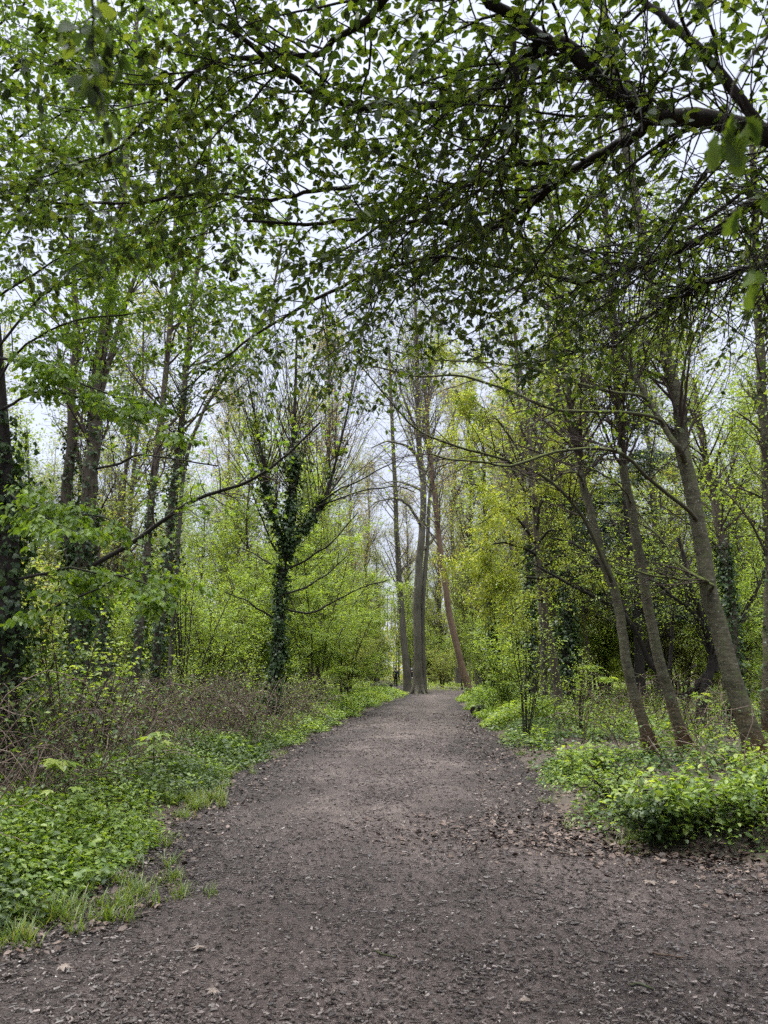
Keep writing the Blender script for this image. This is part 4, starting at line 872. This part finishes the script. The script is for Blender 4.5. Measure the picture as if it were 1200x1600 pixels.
# ================================================================== GROUND COVER
def scatter(n, rng, y0, y1, side, d0, d1, pw=1.0):
    """points by distance (denser near) on one side of the path between d0 and d1 metres from its edge"""
    Y = np.exp(rng.uniform(math.log(y0), math.log(y1), n)); d = d0 + (d1 - d0) * rng.random(n) ** pw
    x = edgeL(Y) - d if side < 0 else edgeR(Y) + d
    k = np.abs(x) < .66 * Y + .6
    return x[k], Y[k], d[k]
def herbs(name, n, y0, y1, side, d0, d1, hmax, size, mats, seed, per=9, thr=.35, pw=1.3, nsc=.9, tpl=OVATE, rad=.075):
    rng = np.random.default_rng(seed); x, y, d = scatter(n, rng, y0, y1, side, d0, d1, pw)
    v = vnoise(x * nsc, y * nsc * .7, seed); k = (v + rng.random(len(x)) * .3 - np.clip((.25 - d) * 1.2, 0, .4) > thr) & (d > .75 * vnoise(x * 1.2, y * .9, 55) * (d < 1.5) - .22 + .1 * rng.random(len(x))); x, y, d, v = x[k], y[k], d[k], v[k]
    h = hmax * (.25 + .75 * np.clip(d / .8, 0, 1)) * (.55 + .7 * v) * rng.uniform(.6, 1.1, len(x))
    z = terrain(x, y); M = len(x)
    q = np.repeat(np.stack([x, y, z], 1), per, 0); hh = np.repeat(h, per); u = rng.random(M * per) ** .7
    ang = rng.uniform(0, 2 * np.pi, M * per); far = np.repeat(1 + y / 45, per)
    rd = rad * (.4 + rng.random(M * per)) * far
    q = q + np.stack([np.cos(ang) * rd, np.sin(ang) * rd, hh * u + .01], 1)
    X = np.stack([np.cos(ang), np.sin(ang), rng.normal(-.05, .35, M * per)], 1); Z = rng.normal(0, .35, (M * per, 3)) + [0, 0, 1]
    mi = (vnoise(q[:, 0] * .8, q[:, 1] * .8, seed + 1) + rng.random(len(q)) * .4 > .72)
    s = rng.uniform(size[0], size[1], len(q)) * far
    m = MB(); inst(m, tpl, q[~mi], X[~mi], Z[~mi], s[~mi], 0); inst(m, tpl, q[mi], X[mi], Z[mi], s[mi], 1)
    b = np.stack([x, y, z - .02], 1); tips = b + np.stack([rng.normal(0, .03, M), rng.normal(0, .03, M), h], 1)
    tubes(m, Br(np.stack([b, (b + tips) / 2 + rng.normal(0, .01, (M, 3)), tips], 1), np.full((M, 3), .0022)), 3, 0)
    return tag(m.build(name, mats), kind='stuff')
herbs('ground_cover', 9000, 4.2, 34, -1, -.25, 1.75, .30, (.03, .058), [M_HERB, M_HERB2], 101, thr=.44, nsc=1.9)
herbs('ground_cover', 4500, 18, 52, -1, 0.0, 4.2, .42, (.04, .07), [M_HERB, M_LITE], 102, thr=.18)
herbs('ground_cover', 6500, 6, 50, -1, 1.6, 14., .5, (.04, .075), [M_HERB2, M_HERB], 103, thr=.7, pw=1.)
herbs('ground_cover', 4600, 6.4, 46, 1, -.2, 3.0, .26, (.03, .055), [M_HERB, M_HERB2], 104, thr=.72)
herbs('ground_cover', 8500, 14, 60, 1, 2.0, 22., .5, (.045, .085), [M_HERB, M_LITE], 105, thr=.46, pw=.8)
herbs('ground_cover', 2600, 22, 46, 1, 0.0, 2.5, .6, (.045, .08), [M_HERB, M_LITE], 106, thr=.2)
herbs('nettle_patch', 2600, 4.6, 40, -1, .0, 1.9, .32, (.045, .075), [M_HERB, M_HERB2], 121, thr=.78, per=11, nsc=1.1, tpl=OVATE2, rad=.06)
herbs('nettle_patch', 1500, 7, 40, 1, .5, 4.5, .42, (.05, .085), [M_HERB, M_LITE], 122, thr=.8, per=11, nsc=1.1, tpl=OVATE2, rad=.06)
herbs('ground_ivy', 3200, 4.2, 26, -1, -.2, 2.2, .13, (.035, .06), [M_HERB2, M_IVY], 123, thr=.62, per=8, nsc=.7, tpl=IVY, rad=.12)
herbs('ground_ivy', 3600, 6.2, 26, 1, -.1, 5., .13, (.035, .06), [M_HERB2, M_IVY], 124, thr=.68, per=8, nsc=.7, tpl=IVY, rad=.12)
def fork_cover():
    rng = np.random.default_rng(107); n = 3000; x = rng.uniform(-14, 26, n); y = rng.uniform(52, 100, n)
    sc = np.interp(y, [49, 56, 64, 76, 92, 112], [2.2, 1.1, .8, 1.1, -1.1, -8]); k = np.abs(x - sc) > 1.2
    k &= off_path(x, y) > .1; x, y = x[k], y[k]; q = np.repeat(np.stack([x, y, terrain(x, y)], 1), 9, 0); N = len(q)
    q = q + np.c_[rng.normal(0, .3, (N, 2)), rng.random(N) * .45]; m = MB()
    inst(m, RHOMB, q, rng.normal(0, 1, (N, 3)) * [1, 1, .3], rng.normal(0, .4, (N, 3)) + [0, 0, 1], rng.uniform(.09, .18, N), 0); tag(m.build('ground_cover', [M_LITE]), kind='stuff')
fork_cover()
def grass():
    rng = np.random.default_rng(110); m = MB()
    for (x0, y0, sx, sy, n, h) in [(*gnd(85, 1435)[:2], .3, .28, 1100, .17), (*gnd(215, 1395)[:2], .25, .3, 600, .14), (*gnd(170, 1330)[:2], .3, .4, 700, .2), (*gnd(305, 1255)[:2], .25, .5, 900, .18),
                                   (*gnd(370, 1210)[:2], .3, .6, 600, .16), (*gnd(20, 1460)[:2], .2, .2, 500, .15), (*gnd(1180, 1400)[:2], .12, .1, 160, .05), (*gnd(860, 1215)[:2], .3, .4, 200, .1)]:
        k = max(4, n // 35); cx = rng.normal(x0, sx, k); cyy = rng.normal(y0, sy, k); i = rng.integers(0, k, n)
        x = cx[i] + rng.normal(0, .035, n); y = cyy[i] + rng.normal(0, .035, n)
        p = np.stack([x, y, terrain(x, y)], 1); a = rng.uniform(0, 6.28, n)
        X = np.stack([np.cos(a) * .6, np.sin(a) * .6, rng.uniform(.5, 1.5, n)], 1); Z = np.stack([-np.cos(a), -np.sin(a), np.full(n, .5)], 1)
        inst(m, BLADE, p, X, Z, rng.uniform(.4, 1.1, n) * h, 0, .55)
    for _ in range(90):                                                  # small tufts thinning out along both edges
        sd = -1 if rng.random() < .65 else 1; yy_ = math.exp(rng.uniform(1.5, 3.4)); d = abs(rng.normal(0, .35)) - .06
        xx = float(edgeL(yy_)) - d if sd < 0 else float(edgeR(yy_)) + d; n = int(rng.integers(12, 60)); x = xx + rng.normal(0, .05, n); y = yy_ + rng.normal(0, .06, n); a = rng.uniform(0, 6.28, n)
        inst(m, BLADE, np.stack([x, y, terrain(x, y)], 1), np.stack([np.cos(a) * .8, np.sin(a) * .8, rng.uniform(.3, 1.3, n)], 1), np.stack([-np.cos(a), -np.sin(a), np.full(n, .5)], 1), rng.uniform(.05, .16, n), 0, .5)
    tag(m.build('grass', [M_GRASS]), kind='stuff')
grass()
def brambles():
    rng = np.random.default_rng(112)
    m = MB()
    for side, n, y0, y1, d0, d1, th in ((-1, 4200, 5.5, 30, 1.1, 7, .25), (1, 1000, 9, 30, 1.4, 9, .45), (-1, 700, 15, 24, .5, 2.6, .2)):
        x, y, d = scatter(n, rng, y0, y1, side, d0, d1, 1.)
        k = vnoise(x * .5, y * .5, 9) + rng.random(len(x)) * .3 > th; x, y = x[k], y[k]; M = len(x)
        a = rng.uniform(0, 6.28, M); L = rng.uniform(.5, 2.0, M); up = rng.uniform(.35, 1.25, M)
        tt = np.linspace(0, 1, 9)[None]
        r_ = L[:, None] * tt * .7; zz = (4 * up[:, None] * L[:, None] * tt * (1 - .75 * tt)) * .45
        P = np.stack([x[:, None] + np.cos(a)[:, None] * r_, y[:, None] + np.sin(a)[:, None] * r_, terrain(x, y)[:, None] - .02 + zz], -1) + rng.normal(0, .018, (M, 9, 3))
        b = Br(P, np.linspace(.0055, .002, 9)[None] * rng.uniform(.6, 1.3, (M, 1)) * (1 + y[:, None] / 40)); tubes(m, b, 4, 0)
        s = spawn(b, M, (.15, .6), (30, 80), rng, 5, .6, .004, .002, .2, 1.); tubes(m, s, 3, 0)
        leaves(m, join([b, s], 6), int(M * 3.6), (.035, .07), rng, OVATE, 1, .2, .5); leaves(m, join([b, s], 6), int(M * 1.5), (.03, .06), rng, OVATE, 3, .2, .5); leaves(m, s, int(M * .5), (.035, .06), rng, DEAD, 2, .5, .9)
    tag(m.build('bramble_thicket', [M_STEM, M_HERB2, M_DEAD, M_HERB]), kind='stuff')
brambles()
def litter():
    rng = np.random.default_rng(114); m = MB()
    for side, n, y0, y1, d0, d1, pw in ((-1, 5200, 3.4, 30, -.5, .9, 1.), (1, 7500, 3.4, 30, -.8, 1.5, 1.), (1, 6500, 3.4, 9, -2.3, .6, .6), (1, 2500, 5.5, 9, -.1, 1.0, 1.), (1, 15000, 6, 28, .3, 8, 1.), (-1, 6000, 6, 26, .5, 7, 1.)):
        x, y, d = scatter(n, rng, y0, y1, side, d0, d1, pw); k = vnoise(x * 1.3, y * 1.3, 6) + rng.random(len(x)) * .5 > .5; x, y = x[k], y[k]; N = len(x)
        p = np.stack([x, y, np.maximum(terrain(x, y), .022) + rng.random(N) * .012], 1); a = rng.uniform(0, 6.28, N)
        inst(m, DEAD, p, np.stack([np.cos(a), np.sin(a), rng.normal(0, .2, N)], 1), rng.normal(0, .3, (N, 3)) + [0, 0, 1], rng.uniform(.012, .06, N) * (1 + y / 60), 0, rng.uniform(.5, 1.2, N))
    tag(m.build('leaf_litter', [M_DEAD]), kind='stuff')
    m = MB(); n = 270000
    Y = np.exp(rng.uniform(math.log(3.3), math.log(30), n)); x = rng.uniform(-.62, .62, n) * Y; k = (off_path(x, Y) < .12); x, Y = x[k], Y[k]
    k = vnoise(x * 1.6, Y * 1.1, 12) * .7 + rng.random(len(x)) * .8 + np.exp(off_path(x, Y) * 2.2) * .4 > .7; x, Y = x[k], Y[k]; n = len(x)
    p = np.stack([x, Y, .02 + .02 * vnoise(x * .8, Y * .5, 8) + rng.random(n) * .006], 1); a = rng.uniform(0, 6.28, n)
    s = (.005 + .027 * rng.random(n) ** 3.4) * (1 + Y / 18)
    inst(m, CHIP, p, np.stack([np.cos(a), np.sin(a), rng.normal(0, .12, n)], 1), rng.normal(0, .2, (n, 3)) + [0, 0, 1], s, 0, rng.uniform(.5, 1.2, n))
    n = 1500; Y = np.exp(rng.uniform(math.log(3.3), math.log(22), n)); x = rng.uniform(-.62, .62, n) * Y; k = off_path(x, Y) < .2; x, Y = x[k], Y[k]; n = len(x); a = rng.uniform(0, 6.28, n)
    inst(m, CHIP, np.stack([x, Y, .024 + .02 * vnoise(x * .8, Y * .5, 8)], 1), np.stack([np.cos(a), np.sin(a), 0 * a], 1), rng.normal(0, .3, (n, 3)) + [0, 0, 1], rng.uniform(.005, .013, n) * (1 + Y / 20), 1)
    tag(m.build('wood_chips', [M_CHIP, M_SPECK], smooth=False), kind='stuff')
litter()

# single fallen leaves and sticks that show on the path
M_PALE = plain('pale dry leaf', (.17, .135, .11), .6, .4, 60)
for k, (px, py, s, lab) in enumerate([(335, 1560, .07, 'pale dry leaf lying in the middle of three on the near left path'), (95, 1522, .085, 'pale torn dead leaf on the bottom left of the path'),
                                      (312, 1492, .10, 'grey brown curled leaf on the path beside a short stick'), (1015, 1385, .12, 'long pinkish dead leaf at the foot of the right hand bush'),
                                      (830, 1578, .09, 'wet grey leaf pressed flat at the bottom of the path')]):
    p = gnd(px, py); rng = np.random.default_rng(200 + k); a = rng.uniform(0, 6.28); m = MB()
    inst(m, PALM if k < 4 else DEAD, np.array([[p[0], p[1], .042]]), np.array([[math.cos(a), math.sin(a), 0]]), np.array([[.12, -.1, 1]]), s * .75, 0)
    tag(m.build('fallen_leaf', M_PALE, base=(p[0], p[1], .035)), lab, 'leaf')
for k, (px, py, qx, qy, r, lab, mt) in enumerate([(398, 1447, 430, 1452, .004, 'short pale stick lying left of the middle of the path', M_DEAD), (1020, 1500, 1072, 1508, .007, 'brown stick lying on dark soil at the lower right', M_STEM),
                                               (985, 1553, 1022, 1560, .009, 'dark stub of a branch near the bottom right of the path', B_DARK), (875, 1340, 925, 1338, .008, 'brown stick at the path edge below the right hand bush', M_STEM),
                                               (585, 1497, 618, 1508, .006, 'thin dark twig in the middle of the path foreground', B_DARK), (1035, 1180, 1010, 1120, .012, 'pale broken stick leaning on the thinnest leaning trunk', M_PALE)]):
    a, b = gnd(px, py), gnd(qx, qy); a[2] = b[2] = .04
    if k == 5: a = foot(1035, 1212, 12.9, .0); b = at(1012, 1150, 13.1)
    rng = np.random.default_rng(220 + k); m = MB(); tubes(m, limb([a, a * .6 + b * .4 + rng.normal(0, .008, 3), b], r, r * .6, 10, wob=.004, rng=rng), 6, 0, .1, rng)
    tag(m.build('stick', mt, base=a), lab, 'stick')

# ================================================================== SHRUBS AND SAPLINGS
def shrub(name, label, px, py, ns, h, spr, nl, size, mats, seed, tpl=OVATE, Y=None, droop=.2, r=.012, mul=14, t0=.15, flat=.3, cat='shrub'):
    rng = np.random.default_rng(seed); g = gnd(px, py) if Y is None else at(px, py, Y); g[2] = tz(g[0], g[1])
    t = thing(name, label, cat, g); st = []
    for k in range(ns):
        q = rng.uniform(0, 6.28); d = np.array([math.cos(q), math.sin(q), 0]); s = rng.uniform(.2, 1) * spr; hh = h * rng.uniform(.6, 1.05)
        st.append(limb([g + d * .06 * rng.random() + [0, 0, -.05], g + d * s * .35 + [0, 0, hh * .45], g + d * s * .75 + [0, 0, hh * .8], g + d * s + [0, 0, hh]], r, r * .35, 12, wob=.02, rng=rng))
    S = join(st, 12); m = MB(); tubes(m, S, 5); m.build('stem', mats[0], t)
    m = MB(); b = spawn(S, ns * mul, (.12 * h + .05, .38 * h + .1), (30, 75), rng, 6, .5, .006, .002, t0, 1., flat=flat); tubes(m, b, 3)
    leaves(m, join([b, S], 6), nl, size, rng, tpl, 1, droop, .5, jit=size[1] * .4); m.build('foliage', mats, t); return t
S = shrub
S('shrub', 'thin upright many stemmed shrub at the right path edge', 823, 1158, 10, 3.3, .9, 1300, (.04, .065), [B_DARK, M_LITE], 301, Y=17.3, r=.014)
S('shrub', 'twiggy small leaved shrub right of the upright many stemmed shrub', 905, 1140, 9, 1.8, .9, 900, (.035, .06), [B_TWIG, M_LITE], 302, Y=18.5)
S('bush', 'glossy green bush with bright tops on the right path corner', 1085, 1322, 16, .36, .8, 900, (.045, .085), [B_DARK, M_HERB], 303, flat=.1)
S('bush', 'dark glossy leaved bush leaning over bare soil at the right', 1030, 1330, 14, .40, .42, 1100, (.04, .065), [B_DARK, M_HERB2], 304, tpl=IVY, flat=.1)
S('bush', 'light green low bush in front of the thinnest leaning trunk', 955, 1268, 13, .38, .7, 750, (.035, .065), [B_TWIG, M_HERB], 305, flat=.1)
S('bush', 'loose green bush running off the right border above bare soil', 1190, 1330, 12, .42, .6, 900, (.045, .075), [B_DARK, M_HERB], 306, flat=.1)
S('bush', 'small leafy bush beside the foot of the middle leaning trunk', 915, 1225, 12, .4, .7, 1000, (.035, .055), [B_TWIG, M_HERB], 307, flat=.1)
S('bush', 'bushy green undergrowth plant at the corner below the leaning reddish trunk', 770, 1128, 16, 1.1, 1.2, 3000, (.06, .1), [B_TWIG, M_HERB], 308, Y=27, flat=.1)
S('bush', 'leafy green bush between the path and the upright many stemmed shrub', 790, 1120, 12, 2.6, 1.1, 3200, (.06, .10), [B_TWIG, M_LITE], 309, Y=25.5)
S('bush', 'dense dark evergreen bush on the left border beneath the ivy smothered tree', 18, 1170, 22, 1.7, .9, 4200, (.045, .075), [B_DARK, M_HERB2], 310, Y=10.2, flat=.1)
S('bush', 'leafy bush with broad leaves near the foot of the twin stemmed tree', 60, 1140, 14, 1.5, .9, 1500, (.05, .085), [B_DARK, M_HERB], 311, Y=12.5)
S('shrub', 'bare brown thicket of upright stems left of the lone ivy tree', 345, 1135, 34, 1.4, .9, 260, (.03, .05), [B_TWIG, M_DEAD], 312, Y=20.5, r=.009)
S('shrub', 'dark twiggy shrub with a crooked stem between the ivy trees and the lone ivy tree', 285, 1120, 7, 4.2, 1.2, 700, (.05, .08), [B_DARK, M_LITE], 313, Y=19, r=.022)
S('shrub', 'brown stemmed shrub just right of the lone ivy tree foot', 470, 1125, 22, 1.3, 1.0, 900, (.04, .06), [B_TWIG, M_LITE], 314, Y=23, r=.009)
p_ = [shrub('young_shrub', 'slender young shrub coming into leaf among the brambles', 0, 0, n, h, w, nl, sz, [B_TWIG, mt], sd, Y=5.) for n, h, w, nl, sz, mt, sd in ((6, 1.5, .5, 420, (.04, .07), M_LITE, 331), (8, 1.0, .5, 420, (.04, .065), M_HERB, 332), (5, 2.2, .6, 420, (.04, .07), M_LITE, 333))]
forest(p_, [(20, 9), (60, 11), (120, 9.6), (165, 11.5), (200, 13), (150, 16), (95, 18), (230, 15.5), (262, 17), (300, 18.5), (330, 23), (375, 24), (395, 20), (40, 14), (455, 26), (480, 29), (10, 18), (205, 21)],
       'slender young shrub coming into leaf among the brambles', 'young shrubs among the brambles', 96, .8, 1.25)
def sapling(label, px, py, Y, nl, size, seed, w=.25, mat=None):
    rng = np.random.default_rng(seed); top = at(px, py, Y); g = np.array([top[0] + rng.normal(0, .05), top[1] + .05, 0]); g[2] = tz(g[0], g[1])
    t = thing('sapling', label, 'sapling', g); b = limb([g - [0, 0, .05], (g + top) / 2 + [.03, 0, 0], top], .006, .003, 10); m = MB(); tubes(m, b, 5)
    a = rng.uniform(0, 6.28, nl); e = top + np.stack([np.cos(a) * w * .5, np.sin(a) * w * .5, rng.uniform(-.12, .04, nl)], 1)
    tubes(m, Br(np.stack([np.tile(b.p[0, -2], (nl, 1)), (e + top) / 2 + [0, 0, .03], e], 1), np.full((nl, 3), .002)), 3); m.build('stem', B_TWIG, t)
    m = MB(); inst(m, PALM, e, np.stack([np.cos(a), np.sin(a), np.full(nl, -.25)], 1), rng.normal(0, .15, (nl, 3)) + [0, 0, 1], rng.uniform(*size, nl), 0); m.build('foliage', mat or M_LITE, t)
for a in [('sapling spreading pale broad leaves above brown brambles on the left', 240, 1147, 9.5, 7, (.13, .2), 401), ('largest broad leaved sapling near the left border, leaves held flat', 82, 1188, 7.6, 6, (.16, .24), 402),
          ('yellowish sapling low in the brambles left of the green bank', 100, 1232, 7.2, 6, (.08, .12), 403), ('sapling with drooping bright leaves in front of the twin stemmed tree', 118, 1042, 11.5, 9, (.12, .18), 404),
          ('pale sapling growing at the foot of the thickest leaning trunk', 1128, 1170, 11.6, 9, (.09, .13), 405), ('pale sapling at the right border before the thickest leaning trunk', 1178, 1215, 10.6, 9, (.09, .14), 406),
          ('light green sapling standing beneath the black stemmed elder', 1095, 1085, 17.5, 8, (.14, .2), 407), ('light green sapling in the clearing right of the dark ivy column', 925, 1042, 22, 10, (.2, .3), 408),
          ('sapling with tiers of pale leaves behind the thinnest leaning trunk', 950, 1058, 24, 10, (.2, .3), 409), ('small pale sapling on the litter below the middle leaning trunk', 1105, 1200, 12, 6, (.09, .12), 410)]:
    sapling(*a)
def log(name, label, p, q, r, mat, cat='log'):
    rng = np.random.default_rng(int(r * 1000)); m = MB(); tubes(m, limb([p, (np.array(p) + q) / 2 + [0, 0, .03], q], r, r * .8, 14, wob=.02, rng=rng), 10, 0, .08, rng)
    for e, s in ((np.array(p), 1), (np.array(q), .8)):                     # closed sawn ends
        tubes(m, Br(np.stack([e, e + (e - (q if s == 1 else p)) * .004])[None], np.array([[r * s, .005]])), 10)
    tag(m.build(name, mat, base=p), label, cat)
log('fallen_log', 'dark fallen log on the left path edge near the walkers', [-1.1, 63.5, .32], np.array([.55, 61.5, .25]), .3, B_DARK)
log('fallen_log', 'short dark rotten log end poking from the right bank toward the path', [at(752, 1120, 28.5)[0], 28.5, .22], np.array([at(740, 1120, 27.9)[0], 27.9, .2]), .17, B_DARK)
log('fallen_log', 'grey fallen log in the brambles between the ivy trees and the lone ivy tree', [at(322, 1075, 24)[0], 24., .5], np.array([at(350, 1085, 23)[0], 23., .3]), .13, B_GREY)

# ================================================================== TWO WALKERS in the distance
def person(label, x, y, k, heading, coat, legs_c, hair_c, shoe_c, arm_out=.0):
    z0 = tz(x, y) + .03
    t = thing('person', label, 'person', (x, y, z0)); t.rotation_euler = (0, 0, heading); t['_o'] = [0, 0, 0]
    st = .20
    J = {'pelvis': (0, 0, .95, .13, .10), 'waist': (0, 0, 1.10, .125, .095), 'chest': (0, .01, 1.30, .15, .105), 'neckb': (0, .015, 1.45, .07, .06), 'neck': (0, .03, 1.52, .052, .05), 'head': (0, .05, 1.62, .075, .09), 'crownpt': (0, .05, 1.71, .06, .07)}
    for s, n in ((-1, 'l'), (1, 'r')):
        f = s * st
        J |= {n + 'hip': (s * .09, 0, .90, .085, .085), n + 'knee': (s * .095, f * .55 + .04, .50, .058, .06), n + 'ankle': (s * .095, f - .02, .10, .038, .04), n + 'toe': (s * .10, f + .16, .04, .04, .03),
              n + 'sho': (s * .175, .01, 1.40, .062, .06), n + 'elb': (s * .235, -f * .5 - .02, 1.13, .045, .045), n + 'wri': (s * .225, -f * .7 + .07, .90, .03, .03), n + 'hand': (s * .22, -f * .75 + .10, .81, .032, .02)}
    E = [('pelvis', 'waist'), ('waist', 'chest'), ('chest', 'neckb'), ('neckb', 'neck'), ('neck', 'head'), ('head', 'crownpt')]
    for n in 'lr': E += [('pelvis', n + 'hip'), (n + 'hip', n + 'knee'), (n + 'knee', n + 'ankle'), (n + 'ankle', n + 'toe'), ('chest', n + 'sho'), (n + 'sho', n + 'elb'), (n + 'elb', n + 'wri'), (n + 'wri', n + 'hand')]
    for n, s in (('l', -1), ('r', 1)):                                    # fingers and thumb
        hx, hy, hz = J[n + 'hand'][:3]
        for q in range(4):
            J[n + 'f%d' % q] = (hx, hy - .03 + .02 * q, hz - .05, .009, .009); J[n + 'g%d' % q] = (hx - s * .01, hy - .03 + .022 * q, hz - .085 - .008 * (q in (1, 2)), .008, .008); E += [(n + 'hand', n + 'f%d' % q), (n + 'f%d' % q, n + 'g%d' % q)]
        J[n + 'th'] = (hx - s * .02, hy + .045, hz - .01, .01, .01); E.append((n + 'hand', n + 'th'))
    def skinned(name, keys, edges, grow, mat, root):
        me = bpy.data.meshes.new(name); me.from_pydata([J[q][:3] for q in keys], [(keys.index(a), keys.index(b)) for a, b in edges], [])
        o = bpy.data.objects.new(name, me); COL.objects.link(o); o.parent = t; me.materials.append(mat)
        o.modifiers.new('skin', 'SKIN'); o.modifiers.new('smooth', 'SUBSURF').render_levels = 1
        if not me.skin_vertices: me.attributes  # layer comes with the modifier
        for q, sv in zip(keys, me.skin_vertices[0].data): sv.radius = (J[q][3] + grow, J[q][4] + grow); sv.use_root = (q == root)
        return o
    keys = list(J); skinned('body', keys, E, 0, plain('skin', (.42, .27, .2)), 'pelvis')
    ck = ['pelvis', 'waist', 'chest', 'neckb'] + [n + q for n in 'lr' for q in ('hip', 'sho', 'elb', 'wri')]
    skinned('coat', ck, [e for e in E if e[0] in ck and e[1] in ck], .022, coat, 'pelvis')
    lk = ['pelvis'] + [n + q for n in 'lr' for q in ('hip', 'knee', 'ankle')]
    skinned('trousers', lk, [e for e in E if e[0] in lk and e[1] in lk], .014, legs_c, 'pelvis')
    m = MB()
    for s in (-1, 1): tubes(m, limb([(s * .1, s * st - .09, .05), (s * .1, s * st, .055), (s * .1, s * st + .17, .04), (s * .1, s * st + .2, .03)], .05, .035, 8), 8)
    m.build('shoe', shoe_c, t)
    th = np.linspace(0, np.pi * .8, 8); ring = []; m = MB()             # cap of hair over the skull
    P = np.array([[0, .045 - .03 * math.sin(q), 1.64 + .105 * math.cos(q)] for q in th]); tubes(m, Br(P[None], (np.sin(th) * .098 + .004)[None]), 12); m.build('hair', hair_c, t)
    m = MB(); hd = np.linspace(.1, 3.04, 9); tubes(m, Br(np.array([[0, .05, 1.635 + .1 * math.cos(q)] for q in hd])[None], (np.sin(hd) * .082)[None]), 12); m.build('head', plain('face', (.42, .27, .2)), t)
    t.scale = (k, k, k)
NAVY = plain('navy cloth', (.012, .014, .026)); BLK = plain('black cloth', (.012, .012, .014)); PALE = plain('pale cloth', (.35, .34, .33)); WHT = plain('white shoe', (.6, .6, .6)); HAIRD = plain('dark hair', (.015, .012, .01)); HAIRG = plain('grey hair', (.22, .215, .21))
person('person in dark navy coat and trousers walking away on the side path', at(618.5, 1073, 71)[0], 71., 1.04, .05, NAVY, BLK, HAIRD, WHT)
person('person in dark jacket and pale trousers glimpsed between the two grey trunks', at(643.6, 1074, 71.5)[0], 71.5, .98, -.05, BLK, PALE, HAIRG, WHT)
